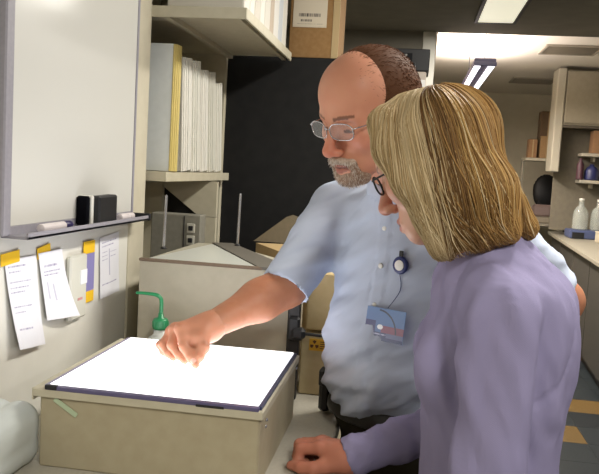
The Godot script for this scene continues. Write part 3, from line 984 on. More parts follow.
# ------------------------------------------------------------------ the bright room beyond
func build_far_room() -> void:
	var p := thing("pendant_light", "hanging fluorescent light with two lit tubes in the bright room beyond", "pendant light", Vector3(0.475, 2.36, -6.8))
	var st := begin()
	bx(st, Vector3(0, 0.03, 0), Vector3(0.16, 0.05, 2.0), 0.008)
	bx(st, Vector3(0, 0.01, 1.0), Vector3(0.17, 0.03, 0.02), 0.004)
	bx(st, Vector3(0, 0.01, -1.0), Vector3(0.17, 0.03, 0.02), 0.004)
	obj("housing", st.commit(), mat("4a4668", 0.4), p)
	for s in [-1.0, 1.0]:
		obj("tube", box(Vector3(s * 0.052, 0.0, 0), Vector3(0.045, 0.018, 1.96), 0.006), glow("fbf8ff", 2.2), p)
		st = begin()
		tube(st, [Vector3(0, 0.05, s * 0.9), Vector3(0.002, 0.2, s * 0.9), Vector3(0, 0.39, s * 0.9)], 0.004, 6)
		obj("cord", st.commit(), M.black, p)
	lamp_light(Vector3(0.475, 2.345, -6.8), Vector2(0.15, 1.9), 10.0, false, Color(1.0, 0.96, 0.93))
	lamp_light(Vector3(0.475, 2.422, -6.8), Vector2(0.15, 1.9), 6.5, true, Color(1.0, 0.94, 0.92))
	var cb := thing("hanging_cable", "thin grey cable hanging in front of the bright far wall, beside the white jamb", "cable", Vector3(0.09, 2.1, -5.5))
	st = begin()
	tube(st, [Vector3(0.012, 0.645, 0), Vector3(0.006, 0.3, 0), Vector3(-0.012, -0.2, 0), Vector3(-0.02, -0.5, 0)], 0.0045, 6)
	obj("cable", st.commit(), mat("8a8070", 0.6), cb)
	var vm := mat("8f8878", 0.7)
	for k in 2:
		var v := thing("ceiling_vent", ["larger slatted vent in the pale far ceiling, nearer the dark beam", "smaller slatted vent in the pale far ceiling, farther back"][k], "vent", [Vector3(1.36, 2.748, -7.28), Vector3(1.36, 2.748, -9.5)][k], Basis(), "ceiling vents of the far room")
		st = begin()
		for s in [-1.0, 1.0]:
			bx(st, Vector3(0, -0.006, s * 0.235), Vector3(0.5, 0.014, 0.025), 0.002)
			bx(st, Vector3(s * 0.245, -0.006, 0), Vector3(0.025, 0.014, 0.48), 0.002)
		obj("frame", st.commit(), vm, v)
		for i in 9:
			obj("slat", box(Vector3(0, -0.006, -0.2 + i * 0.05), Vector3(0.47, 0.003, 0.034), 0.0008, Basis(Vector3.RIGHT, 0.5)), vm, v)
	# bench along the right side of the far aisle
	var turn := Basis(Vector3.UP, -0.066)
	var b := thing("lab_bench", "grey-topped laboratory bench receding on the right in the far room", "bench", Vector3(1.385, 0, -5.7), turn)
	obj("worktop", span(0.0, 0.8, 0.915, 0.95, -3.3, 1.2, 0.004), mottled("8d8878", "979282", 0.04, 3.0, 51, 0.5), b)
	for k in 5:
		obj("cupboard", span(0.05, 0.78, 0.1, 0.914, -3.28 + k * 0.9, -2.4 + k * 0.9, 0.006), mottled("38352f", "403d36", 0.04, 3.0, 52, 0.6), b)
	obj("plinth", span(0.1, 0.76, 0.0, 0.1, -3.28, 1.18, 0.004), M.black, b)
	# tall cabinet with a pale end post, seen over the bench
	var c := thing("wall_cabinet", "pale wall cabinet with a white end post, hung above the far right bench", "cabinet", Vector3(1.9, 2.1, -8.4))
	var back := Transform3D(Basis(), -c.position)
	var post := mat("a59f8e", 0.7)
	obj("end_post", span(1.43, 1.52, 1.63, 2.72, -8.5, -8.2, 0.01), post, c, back)
	var cm := mottled("8e8673", "968e7b", 0.03, 2.0, 53, 0.7)
	obj("body", span(1.522, 2.9, 2.13, 2.7, -8.5, -8.22, 0.004), cm, c, back)
	obj("door", span(1.53, 2.2, 2.15, 2.69, -8.218, -8.2, 0.006), cm, c, back)
	obj("door", span(2.21, 2.88, 2.15, 2.69, -8.218, -8.2, 0.006), cm, c, back)
	obj("rail", span(1.522, 2.9, 2.1, 2.128, -8.5, -8.2, 0.003), mat("4c463a", 0.6), c, back)
	obj("back_panel", span(1.522, 2.9, 1.0, 2.1, -8.52, -8.5, 0.002), mottled("6c6658", "77705f", 0.03, 2.0, 54, 0.8), c, back)
	for k in 2:
		var y: float = [1.83, 1.545][k]
		var s := thing("shelf_board", ["upper white shelf board under the far wall cabinet", "lower white shelf board under the far wall cabinet"][k], "shelf", Vector3(2.3, y, -8.36))
		obj("board", box(Vector3.ZERO, Vector3(1.1, 0.035, 0.24), 0.004), mat("a8a292", 0.7), s)
		for e in [-1.0, 1.0]:
			obj("bracket", box(Vector3(e * 0.4, -0.04, -0.05), Vector3(0.02, 0.06, 0.14), 0.003), post, s)
	var brown := mottled("8a6848", "94714f", 0.04, 3.0, 55, 0.85)
	var far := [
		["carton", "tan carton on the upper white shelf of the far cabinet", Vector3(1.93, 1.848, -8.33), Vector3(0.16, 0.24, 0.18)],
		["carton", "second tan carton on the upper white shelf, farther right", Vector3(2.15, 1.848, -8.33), Vector3(0.2, 0.24, 0.18)],
	]
	for d in far:
		carton(d[1], d[2], d[3], brown, "cartons on the far shelves")
	# dark and blue things on the lower board
	var bag := thing("blue_bottle", "dark blue squat bottle on the lower white shelf", "bottle", Vector3(1.88, 1.563, -8.33))
	st = begin()
	lathe(st, [Vector2(0, 0), Vector2(0.07, 0), Vector2(0.075, 0.01), Vector2(0.075, 0.1), Vector2(0.05, 0.14), Vector2(0.025, 0.15), Vector2(0.025, 0.17), Vector2(0, 0.17)], Vector3.ZERO, 20)
	obj("body", st.commit(), mat("2a2f58", 0.4), bag)
	var rb := thing("red_bottle", "dark red bottle beside the blue one on the lower white shelf", "bottle", Vector3(1.755, 1.563, -8.3))
	st = begin()
	lathe(st, [Vector2(0, 0), Vector2(0.035, 0), Vector2(0.038, 0.01), Vector2(0.038, 0.16), Vector2(0.015, 0.2), Vector2(0.015, 0.23), Vector2(0, 0.23)], Vector3.ZERO, 16)
	obj("body", st.commit(), mat("4d3038", 0.5), rb)
	var wb := thing("white_bottle", "small white bottle at the end of the lower white shelf", "bottle", Vector3(2.02, 1.563, -8.28))
	st = begin()
	lathe(st, [Vector2(0, 0), Vector2(0.035, 0), Vector2(0.038, 0.01), Vector2(0.038, 0.1), Vector2(0.02, 0.13), Vector2(0.02, 0.15), Vector2(0, 0.15)], Vector3.ZERO, 16)
	obj("body", st.commit(), M.white_plastic, wb)
	# glassware on the bench
	var gm := mat("c8d0c8", 0.08)
	gm.transparency = BaseMaterial3D.TRANSPARENCY_ALPHA
	gm.albedo_color.a = 0.35
	for k in 3:
		var x: float = [1.77, 1.95, 2.12][k]
		var gl := thing("glass_carboy", ["clear glass carboy on the far bench, nearest the white post", "middle clear glass carboy on the far bench", "clear glass carboy on the far bench, farthest from the post"][k], "glassware", Vector3(x, 1.04, -8.15), Basis(), "glass carboys on the far bench")
		st = begin()
		lathe(st, [Vector2(0, 0), Vector2(0.07, 0), Vector2(0.078, 0.012), Vector2(0.078, 0.17), Vector2(0.06, 0.22), Vector2(0.028, 0.25), Vector2(0.026, 0.3), Vector2(0.031, 0.305)], Vector3.ZERO, 20)
		obj("body", st.commit(), gm, gl)
		st = begin()
		lathe(st, [Vector2(0, 0.3), Vector2(0.024, 0.3), Vector2(0.027, 0.325), Vector2(0, 0.33)], Vector3.ZERO, 14)
		obj("stopper", st.commit(), M.white_plastic, gl)
	var ty := thing("blue_tray", "flat blue tray under the glass carboys on the far bench", "tray", Vector3(1.95, 0.951, -8.15))
	obj("tray", box(Vector3(0, 0.044, 0), Vector3(0.6, 0.088, 0.3), 0.01), mat("4a5478", 0.5), ty)
	obj("front_plate", box(Vector3(-0.22, 0.035, 0.153), Vector3(0.12, 0.06, 0.006), 0.002), M.black, ty)
	var wx := thing("white_box", "low cream box on the far bench at the right edge of the view", "box", Vector3(2.0, 0.951, -7.6))
	obj("body", box(Vector3(0, 0.05, 0), Vector3(0.34, 0.1, 0.22), 0.006), mat("b4ac98", 0.6), wx)
	obj("lid", box(Vector3(0, 0.105, 0), Vector3(0.35, 0.012, 0.23), 0.004), mat("bfb7a4", 0.6), wx)
	# shelf with cartons on the far wall, left of the post
	var sh := thing("wall_shelf", "narrow shelf of brown cartons on the far wall, left of the white post", "shelf", Vector3(1.6, 1.8, -9.3))
	obj("board", box(Vector3(0.0, -0.02, 0), Vector3(0.6, 0.035, 0.35), 0.004), mat("b5ad98", 0.7), sh)
	for e in [-1.0, 1.0]:
		obj("upright", box(Vector3(e * 0.29, -0.91, -0.1), Vector3(0.03, 1.78, 0.06), 0.004), mat("8a8474", 0.7), sh)
	carton("tall dark brown carton standing on the far narrow shelf beside the white post", Vector3(1.56, 1.799, -9.35), Vector3(0.2, 0.56, 0.2), mottled("5a4632", "64503a", 0.04, 3.0, 56, 0.85), "cartons on the far shelves")
	carton("small tan carton at the left end of the far narrow shelf", Vector3(1.38, 1.799, -9.24), Vector3(0.1, 0.22, 0.16), brown, "cartons on the far shelves")
	carton("tan carton in front of the tall dark brown one on the far narrow shelf", Vector3(1.54, 1.799, -9.19), Vector3(0.16, 0.26, 0.1), mottled("96764f", "a08058", 0.04, 3.0, 57, 0.85), "cartons on the far shelves")
	var ch := thing("desk_chair", "black rounded chair back beyond the far bench, under the carton shelf", "chair", Vector3(1.72, 0, -10.35), Basis(Vector3.UP, PI))
	st = begin()
	var f := Field.new()
	f.ell(Vector3(-0.05, 1.42, 0), Vector3(0.17, 0.21, 0.05), 0.02)
	f.ell(Vector3(-0.06, 1.3, 0), Vector3(0.15, 0.14, 0.05), 0.05)
	obj("backrest", join([[nets(f, 0.02), Transform3D(), null]]), M.black, ch)
	bx(st, Vector3(0, 0.95, 0.2), Vector3(0.42, 0.07, 0.42), 0.02)
	obj("seat", st.commit(), M.black, ch)
	st = begin()
	bx(st, Vector3(0.02, 1.1, -0.03), Vector3(0.05, 0.36, 0.03), 0.006)
	tube(st, [Vector3(0, 0.08, 0.2), Vector3(0, 0.5, 0.2), Vector3(0, 0.93, 0.2)], 0.03, 10)
	for k in 5:
		var a := TAU * k / 5
		tube(st, [Vector3(0, 0.1, 0.2), Vector3(cos(a) * 0.15, 0.07, 0.2 + sin(a) * 0.15), Vector3(cos(a) * 0.28, 0.03, 0.2 + sin(a) * 0.28)], 0.022, 8)
	obj("stand", st.commit(), mat("2a2a2c", 0.4), ch)
	# pale clutter at the far end of the bench
	var tb := thing("side_table", "small cream table beyond the end of the far bench, carrying a cream instrument", "table", Vector3(1.67, 0, -9.9))
	obj("tabletop", box(Vector3(0, 0.98, 0), Vector3(0.72, 0.04, 0.4), 0.006), mat("a8a08e", 0.6), tb)
	for sx in [-1.0, 1.0]:
		for sz in [-1.0, 1.0]:
			obj("leg", box(Vector3(sx * 0.33, 0.48, sz * 0.17), Vector3(0.04, 0.96, 0.04), 0.005), mat("5a554a", 0.6), tb)
	var k2 := thing("instrument", "low cream instrument with a pinkish hood on the small cream table in the far room", "instrument", Vector3(1.67, 1.001, -9.85))
	obj("body", box(Vector3(0, 0.04, 0), Vector3(0.5, 0.08, 0.26), 0.012), mat("a59a86", 0.6), k2)
	obj("screen_hood", box(Vector3(0.0, 0.15, -0.05), Vector3(0.26, 0.16, 0.12), 0.03), mat("94807a", 0.6), k2)

func carton(label: String, at: Vector3, s: Vector3, m: Material, group: String) -> void:
	var t := thing("carton", label, "carton", at, Basis(), group)
	obj("body", box(Vector3(0, s.y * 0.5, 0), s, 0.004), m, t)
	obj("tape", box(Vector3(0, s.y * 0.5, s.z * 0.5 + 0.0008), Vector3(s.x * 0.16, s.y * 0.98, 0.0016), 0.0004), mat("a89068", 0.3), t)


# ------------------------------------------------------------------ small builders used by the scene
func sheet(pts: Array, lift: Array, nrm: Vector3, thick := 0.0006, cols := 8, rws := 10) -> ArrayMesh:
	# a curling sheet between four corners (top-left, top-right, bottom-right, bottom-left); lift = how far each corner stands off
	var st := begin()
	for side in 2:
		var rows := []
		for i in rws + 1:
			var t := float(i) / rws
			var line := []
			for j in cols + 1:
				var s := float(j) / cols
				var p: Vector3 = (pts[0] as Vector3).lerp(pts[1], s).lerp((pts[3] as Vector3).lerp(pts[2], s), t)
				var l: float = lerpf(lerpf(lift[0], lift[1], s), lerpf(lift[3], lift[2], s), t * t)
				l += 0.0012 * sin(s * 9.0 + t * 4.0) * t
				line.append(p + nrm * (l + (thick if side == 0 else 0.0)))
			if side == 0:
				line.reverse()
			rows.append(line)
		rows.reverse()
		for r in rows.size():
			rows[r] = rows[r]
		var uvfix := side == 0
		_sheet_rows(st, rows, nrm if side == 0 else -nrm, uvfix)
	return st.commit()

func _sheet_rows(st: SurfaceTool, rows: Array, face: Vector3, mirrored: bool) -> void:
	var nr := rows.size()
	var nc: int = rows[0].size()
	for i in nr - 1:
		for j in nc - 1:
			var idx := [[i, j], [i + 1, j + 1], [i, j + 1], [i, j], [i + 1, j], [i + 1, j + 1]]
			var a: Vector3 = rows[i][j]
			var n := ((rows[i][j + 1] as Vector3) - a).cross((rows[i + 1][j] as Vector3) - a).normalized()
			if n.dot(face) < 0.0:
				n = -n
				idx = [[i, j], [i, j + 1], [i + 1, j + 1], [i, j], [i + 1, j + 1], [i + 1, j]]
			for t in idx:
				st.set_normal(n)
				var u := float(t[1]) / (nc - 1)
				st.set_uv(Vector2(1.0 - u if mirrored else u, 1.0 - float(t[0]) / (nr - 1)))
				st.add_vertex(rows[t[0]][t[1]])

func print_tex(w: int, h: int, paper: String, ink: String, lines: Array, sd: int) -> StandardMaterial3D:
	# unreadable small print: rows of short strokes. lines = [x0, x1, y, height]
	var im := Image.create(w, h, false, Image.FORMAT_RGBA8)
	im.fill(Color(paper))
	var r := RandomNumberGenerator.new()
	r.seed = sd
	for l in lines:
		var x: int = l[0]
		while x < l[1]:
			var ww := r.randi_range(2, 7)
			im.fill_rect(Rect2i(x, l[2], mini(ww, l[1] - x), l[3]), Color(paper).lerp(Color(ink), r.randf_range(0.45, 1.0)))
			x += ww + r.randi_range(1, 2)
	var m := mat("ffffff", 0.7, 0.3)
	m.albedo_texture = ImageTexture.create_from_image(im)
	return m

# flat quad with uv facing n; o = top-left, ux = along width, dn = along height; given a thin body
func card(o: Vector3, ux: Vector3, dn: Vector3, n: Vector3, thick := 0.0008) -> ArrayMesh:
	var st := begin()
	var c := o + ux * 0.5 + dn * 0.5
	st.set_uv(Vector2(0.01, 0.01))
	quad(st, o, o + ux, o + ux + dn, o + dn, c + n)
	var p := [o, o + ux, o + ux + dn, o + dn]
	for i in 4:
		quad(st, p[i], p[(i + 1) % 4], p[(i + 1) % 4] + n * thick, p[i] + n * thick, c)
	var uv := [Vector2(0, 0), Vector2(1, 0), Vector2(1, 1), Vector2(0, 1)]
	for t in ([0, 1, 2, 0, 2, 3] if ux.cross(dn).dot(n) < 0.0 else [0, 2, 1, 0, 3, 2]):
		st.set_normal(n)
		st.set_uv(uv[t])
		st.add_vertex(p[t] + n * thick)
	return st.commit()

func surf(f: Field, p: Vector3, d: Vector3) -> Vector3:
	# from p along d to the last crossing of the surface
	var best := p
	var t := -0.1
	while t < 0.3:
		if f.at(p + d * t) < 0.0:
			best = p + d * t
		t += 0.004
	return best + d * 0.002

# ------------------------------------------------------------------ heads
func head_field(man: bool, neck_to: Vector3, neck_r: float) -> Field:
	var f := Field.new()
	var w := 1.0 if man else 0.93
	f.ell(Vector3(0, 0.034 if man else 0.028, -0.012), Vector3(0.076 * w, 0.083 if man else 0.072, 0.096), 0.02)
	f.ell(Vector3(0, 0.042 if man else 0.03, 0.028), Vector3(0.063 * w, 0.062, 0.058), 0.03)
	f.ell(Vector3(0, -0.03, 0.033), Vector3(0.057 * w, 0.066, 0.05), 0.03)
	for s in [-1.0, 1.0]:
		f.cap(Vector3(s * 0.052 * w, -0.05, 0.0), Vector3(s * 0.02, -0.097, 0.06), 0.017, 0.015, 0.035)
		f.ell(Vector3(s * 0.042 * w, -0.027, 0.056), Vector3(0.022, 0.02, 0.022), 0.025)
		f.cap(Vector3(s * 0.012, 0.014, 0.084), Vector3(s * 0.045, 0.013, 0.069), 0.0085 if man else 0.006, 0.007, 0.016)
	f.ell(Vector3(0, -0.1, 0.067), Vector3(0.021 * w, 0.017, 0.019), 0.022)
	f.ell(Vector3(0, -0.073, 0.064), Vector3(0.029, 0.024, 0.027), 0.02)
	for s in [-1.0, 1.0]:
		f.ell(Vector3(s * 0.031, -0.004, 0.093), Vector3(0.018, 0.011, 0.016), 0.014, 1)
		f.ell(Vector3(s * 0.031, -0.005, 0.0695), Vector3(0.0135, 0.0125, 0.0125), 0.004)
		f.cap(Vector3(s * 0.020, -0.0075, 0.0805), Vector3(s * 0.043, -0.0085, 0.0765), 0.0022, 0.002, 0.003)
	f.cap(Vector3(0, 0.006, 0.082), Vector3(0, -0.039, 0.109), 0.0075, 0.011, 0.012)
	f.ell(Vector3(0, -0.043, 0.1075), Vector3(0.0115, 0.0105, 0.0118) * (1.0 if man else 0.95), 0.006)
	for s in [-1.0, 1.0]:
		f.ell(Vector3(s * 0.0122, -0.047, 0.0975), Vector3(0.0072, 0.0072, 0.011), 0.006)
		f.ell(Vector3(s * 0.0068, -0.0555, 0.104), Vector3(0.0042, 0.004, 0.0055), 0.003, 1)
		f.cap(Vector3(s * 0.021, -0.0765, 0.082), Vector3(s * 0.003, -0.0715, 0.0925), 0.004, 0.0058, 0.005)
		f.cap(Vector3(s * 0.019, -0.0785, 0.082), Vector3(0, -0.0835, 0.0915), 0.0045, 0.0066, 0.005)
	f.cap(Vector3(-0.02, -0.0776, 0.0885), Vector3(0, -0.0768, 0.1005), 0.0016, 0.0016, 0.003, 1)
	f.cap(Vector3(0.02, -0.0776, 0.0885), Vector3(0, -0.0768, 0.1005), 0.0016, 0.0016, 0.003, 1)
	for s in [-1.0, 1.0]:
		var eb := Basis(Vector3.UP, s * 0.35) * Basis(Vector3.RIGHT, -0.2)
		f.ell(Vector3(s * 0.079 * w, -0.012, -0.012), Vector3(0.009, 0.031, 0.019), 0.008, 0, eb)
		f.ell(Vector3(s * 0.088 * w, -0.008, -0.008), Vector3(0.006, 0.02, 0.011), 0.006, 1, eb)
	f.cap(Vector3(0, -0.055, -0.03), neck_to, neck_r * 0.97, neck_r, 0.03)
	return f

func skin_colour(man: bool) -> Callable:
	var base := lin("cf957a") if man else lin("d9ab94")
	var red := lin("bf6f58") if man else lin("c27a68")
	var lip := lin("8c5046") if man else lin("b0645f")
	var nz := FastNoiseLite.new()
	nz.seed = 5
	nz.frequency = 22.0
	return func(p: Vector3) -> Color:
		var c := base
		var n := nz.get_noise_3dv(p) * 0.5 + 0.5
		c = c.lerp(red, 0.25 * n)
		var nose := clampf(1.0 - (p - Vector3(0, -0.04, 0.11)).length() / 0.035, 0.0, 1.0)
		var ck := clampf(1.0 - (Vector3(absf(p.x), p.y, p.z) - Vector3(0.042, -0.03, 0.07)).length() / 0.032, 0.0, 1.0)
		c = c.lerp(red, clampf(nose * 0.9 + ck * 0.7, 0.0, 0.8))
		if p.z > 0.078 and absf(p.x) < 0.022 and p.y < -0.0685 + absf(p.x) * 0.2 and p.y > -0.0895 + absf(p.x) * 0.3:
			c = c.lerp(lip, 0.75) if absf(p.y + 0.0772) > 0.0016 else lin("5a2c28")
		if p.z > 0.05 and p.y < 0.02 and p.y > 0.008 and absf(p.x) > 0.012 and absf(p.x) < 0.05 and absf(p.y - 0.0155 - 0.1 * (absf(p.x) - 0.02)) < 0.0035:
			c = c.lerp(lin("5a3c2c"), 0.75)   # brows
		var e := Vector2(absf(p.x) - 0.031, p.y + 0.0105)
		if p.z > 0.06 and absf(e.x) < 0.013 and absf(e.y - 0.0008 + e.x * e.x * 12.0) < 0.0032:
			c = c.lerp(lin("2a1c18"), 0.8)   # lashes of a lowered lid
		return c

func lens_path(c: Vector3, rx: float, ry: float, sq: float, bend: float) -> Array:
	var out := []
	for i in 29:
		var a := TAU * i / 28.0
		var x := signf(cos(a)) * pow(absf(cos(a)), sq) * rx
		var y := signf(sin(a)) * pow(absf(sin(a)), sq) * ry
		out.append(c + Vector3(x, y, -bend * absf(c.x + x)))
	return out

func glasses(person: Node3D, xf: Transform3D, rx: float, ry: float, z: float, y0: float, frame_m: Material, r: float, lens_m: Material, label: String) -> void:
	var g := Node3D.new()
	g.name = "glasses"
	g.transform = xf
	person.add_child(g, true)
	g.set_meta("label", label)
	for s in [-1.0, 1.0]:
		var path := lens_path(Vector3(s * 0.032, y0, z), rx, ry, 0.72, 0.18)
		var st := begin()
		tube(st, path, r, 6)
		obj("lens_rim", st.commit(), frame_m, g)
		st = begin()
		var mid := Vector3(s * 0.032, y0, z - 0.18 * 0.032)
		for i in path.size() - 1:
			var a: Vector3 = path[i]
			var b: Vector3 = path[i + 1]
			tri(st, mid, a, b, mid + Vector3(0, 0, -1))
		obj("lens", st.commit(), lens_m, g)
		st = begin()
		var hinge := Vector3(s * (0.032 + rx), y0 + 0.006, z - 0.18 * (0.032 + rx))
		tube(st, spline([hinge, hinge + Vector3(s * 0.006, 0.001, -0.006), Vector3(s * 0.077, y0 + 0.006, 0.03), Vector3(s * 0.083, y0 + 0.004, -0.005), Vector3(s * 0.082, y0 - 0.02, -0.03)], 5), r * 1.1, 6)
		obj("temple", st.commit(), frame_m, g)
	var sb := begin()
	tube(sb, spline([Vector3(-0.032 + rx, y0 + 0.003, z - 0.002), Vector3(0, y0 + 0.008, z + 0.005), Vector3(0.032 - rx, y0 + 0.003, z - 0.002)], 6), r, 6)
	obj("bridge", sb.commit(), frame_m, g)

# short strands standing on a field; joined into one mesh
func fuzz(f: Field, seeds: Array, dir: Callable, length: float, r0: float, cols: Array, lie: float, tips := 3) -> ArrayMesh:
	var st := begin()
	for p0 in seeds:
		var p: Vector3 = p0
		var l := f.near(p, 0.04)
		var n := f.grad(p, l)
		p -= n * f.ev(p, l)
		var d: Vector3 = (dir.call(p) + n * lie + Vector3(rng.randf_range(-1, 1), rng.randf_range(-1, 1), rng.randf_range(-1, 1)) * 0.35).normalized()
		var ln := length * rng.randf_range(0.6, 1.2)
		st.set_color(cols[rng.randi() % cols.size()])
		var path := [p - n * 0.001]
		for k in tips:
			path.append(p + d * ln * (k + 1) / tips - n * 0.0015 * k)
		var rr := []
		for k in tips + 1:
			rr.append(r0 * (1.0 - 0.75 * k / tips))
		tube(st, path, rr, 3)
	return st.commit()

# ------------------------------------------------------------------ the man
const MAN_L := Vector3(0.83, 0, 0.56)
const MAN_F := Vector3(-0.56, 0, 0.83)
const MAN_AT := Vector3(0.0, 0, -1.6)

func mp(l: float, y: float, f: float) -> Vector3:
	return MAN_AT + MAN_L * l + MAN_F * f + Vector3(0, y, 0)

func fold_noise(sd: int, freq: float) -> FastNoiseLite:
	var n := FastNoiseLite.new()
	n.seed = sd
	n.frequency = freq
	n.fractal_octaves = 2
	return n

func make_man() -> void:
	var at := Vector3(0.03, 0, -1.62)
	var back := Transform3D(Basis(), -at)
	var person := thing("person", "balding man with grey goatee, in a light blue shirt, pointing at the lit plate", "person", at)
	var hx := Transform3D(head_basis(46, 22, 5).scaled(Vector3.ONE * 1.03), Vector3(-0.093, 1.618, -1.445))
	var tb := Basis(MAN_L, Vector3.UP, MAN_F)
	var sh_r := mp(-0.19, 1.415, 0.02)
	var sh_l := mp(0.19, 1.415, 0.02)
	var el_r := Vector3(-0.255, 1.245, -1.575)
	var wr_r := Vector3(-0.393, 1.168, -1.458)
	var el_l := Vector3(0.325, 1.258, -1.6)
	var wr_l := Vector3(0.2, 1.06, -1.6)
	# --- head
	var nk := hx.affine_inverse() * Vector3(0.0, 1.43, -1.58)
	var hf := head_field(true, nk, 0.058)
	var head := nets(hf, 0.0026)
	# --- torso, arms
	var bf := Field.new()
	bf.cap(hx * Vector3(0, -0.06, -0.04), Vector3(0, 1.40, -1.585), 0.052, 0.06, 0.02)
	bf.ell(mp(0, 1.27, 0.0), Vector3(0.15, 0.2, 0.085), 0.04, 0, tb)
	bf.ell(mp(0, 1.05, 0.0), Vector3(0.13, 0.16, 0.09), 0.04, 0, tb)
	bf.cap(sh_r, sh_l, 0.045, 0.045, 0.04)
	bf.cap(sh_r, el_r, 0.045, 0.041, 0.03)
	bf.cap(el_r, el_r.lerp(wr_r, 0.35), 0.041, 0.041, 0.03)
	bf.cap(el_r.lerp(wr_r, 0.35), wr_r, 0.041, 0.0275, 0.03)
	bf.cap(sh_l, el_l, 0.045, 0.041, 0.03)
	bf.cap(el_l, wr_l, 0.041, 0.028, 0.03)
	bf.cap(wr_l, wr_l + Vector3(-0.03, -0.05, 0.05), 0.03, 0.02, 0.03)
	var body := nets(bf, 0.009)
	# --- the pointing hand
	var h := Field.new()
	h.cap(wr_r.lerp(el_r, 0.2), wr_r, 0.0285, 0.0265, 0.02)
	var im := Vector3(-0.443, 1.164, -1.428)
	var mm := Vector3(-0.461, 1.158, -1.448)
	var rm := Vector3(-0.474, 1.148, -1.464)
	var pm := Vector3(-0.481, 1.136, -1.478)
	h.cap(wr_r, im, 0.024, 0.0125, 0.02)
	h.cap(wr_r, mm, 0.024, 0.0125, 0.015)
	h.cap(wr_r, rm, 0.022, 0.0118, 0.015)
	h.cap(wr_r + Vector3(0, -0.008, -0.004), pm, 0.02, 0.011, 0.015)
	h.chain([im, Vector3(-0.4275, 1.135, -1.404), Vector3(-0.409, 1.1175, -1.392), Vector3(-0.396, 1.1055, -1.384)], [0.0118, 0.0103, 0.0088, 0.0068], 0.005)
	h.chain([mm, Vector3(-0.459, 1.131, -1.423), Vector3(-0.4385, 1.1155, -1.409), Vector3(-0.4235, 1.1075, -1.4)], [0.0118, 0.0103, 0.0088, 0.007], 0.004)
	h.chain([rm, Vector3(-0.485, 1.125, -1.444), Vector3(-0.468, 1.112, -1.429), Vector3(-0.454, 1.106, -1.42)], [0.011, 0.0098, 0.0084, 0.0068], 0.004)
	h.chain([pm, Vector3(-0.497, 1.119, -1.461), Vector3(-0.486, 1.109, -1.45), Vector3(-0.475, 1.105, -1.442)], [0.0098, 0.0086, 0.0074, 0.006], 0.004)
	h.cap(Vector3(-0.432, 1.154, -1.424), Vector3(-0.4, 1.148, -1.424), 0.012, 0.013, 0.012)
	h.cap(Vector3(-0.43, 1.139, -1.427), Vector3(-0.4, 1.138, -1.427), 0.0095, 0.0095, 0.006)
	h.cap(Vector3(-0.416, 1.126, -1.403), Vector3(-0.394, 1.127, -1.4035), 0.0085, 0.0085, 0.008)
	h.cap(wr_r + Vector3(0.0, -0.004, 0.008), Vector3(-0.399, 1.15, -1.425), 0.022, 0.0155, 0.016)
	h.chain([Vector3(-0.399, 1.152, -1.428), Vector3(-0.389, 1.136, -1.409), Vector3(-0.3935, 1.119, -1.395), Vector3(-0.398, 1.112, -1.391)], [0.0155, 0.0115, 0.0092, 0.0075], 0.005)
	for k in [im, mm, rm, pm]:
		h.ell(k + Vector3(-0.001, 0.004, 0.002), Vector3(0.009, 0.008, 0.009), 0.01)
	var hand := nets(h, 0.0024)
	var sk := skin_colour(true)
	var arm_c := func(p: Vector3) -> Color: return lin("b27a5e").lerp(lin("a4664c"), clampf(rng.randf() * 0.3, 0, 1))
	var nail := lin("d9a595")
	var hand_c := func(p: Vector3) -> Color:
		if (p - Vector3(-0.4015, 1.113, -1.383)).length() < 0.006:
			return nail
		return lin("ba8066")
	obj("body", join([[head, hx, sk], [body, Transform3D(), arm_c], [hand, Transform3D(), hand_c]]), M.skin, person, back)
	# --- hair at the sides and back
	var rf := Field.new()
	rf.ell(Vector3(0, 0.034, -0.012), Vector3(0.0795, 0.0855, 0.0995), 0.02)
	rf.ell(Vector3(0, 0.0, -0.03), Vector3(0.077, 0.08, 0.083), 0.02)
	rf.plane(Vector3(0, 0.42, 0.91), Vector3(0, 0.108, 0.026), 0.004)
	rf.plane(Vector3(0, -1, 0.35), Vector3(0, -0.055, -0.05), 0.01)
	for s in [-1.0, 1.0]:
		rf.ell(Vector3(s * 0.084, -0.012, -0.008), Vector3(0.02, 0.036, 0.024), 0.006, 1)
	var hair := nets(rf, 0.004)
	var hcol := [lin("664029"), lin("553420"), lin("764b33"), lin("5f3c28")]
	var hmesh := join([[hair, hx, func(p: Vector3) -> Color: return lin("553a29")]])
	var hn := obj("hair", hmesh, M.hair, person, back)
	var seeds := []
	for i in range(0, hair.v.size(), 2):
		seeds.append(hair.v[i] + Vector3(rng.randf_range(-1, 1), rng.randf_range(-1, 1), rng.randf_range(-1, 1)) * 0.002)
	seeds.append_array(seeds.slice(0, seeds.size() / 2))
	var hs := fuzz(rf, seeds, func(p: Vector3) -> Vector3: return (Vector3(0, -0.6, -0.7) - rf.grad(p, rf.all()) * Vector3(0, -0.6, -0.7).dot(rf.grad(p, rf.all()))).normalized(), 0.012, 0.00045, hcol, 0.1)
	obj("strands", hs, M.hair, hn, hx)
	hn.get_child(0).set_meta("kind", "stuff")
	# thin hairs at the receding edge
	var kf := Field.new()
	kf.ell(Vector3(0, 0.034, -0.012), Vector3(0.0765, 0.0833, 0.0963), 0.02)
	kf.ell(Vector3(0, 0.042, 0.028), Vector3(0.0633, 0.0622, 0.0582), 0.03)
	seeds = []
	for p in hair.v:
		if absf(Vector3(0, 0.42, 0.91).dot(p - Vector3(0, 0.108, 0.026))) < 0.012 and rng.randf() < 0.45:
			for q in 1:
				seeds.append(p + Vector3(rng.randf_range(-0.003, 0.003), 0, absf(rng.randfn(0.0, 0.003))))
	obj("fringe_strands", fuzz(kf, seeds, func(p: Vector3) -> Vector3: return Vector3(0, -0.1, -1.0), 0.009, 0.00035, hcol, 0.1), M.hair, hn, hx)
	hn.get_child(1).set_meta("kind", "stuff")
	# --- moustache and goatee
	var gf := Field.new()
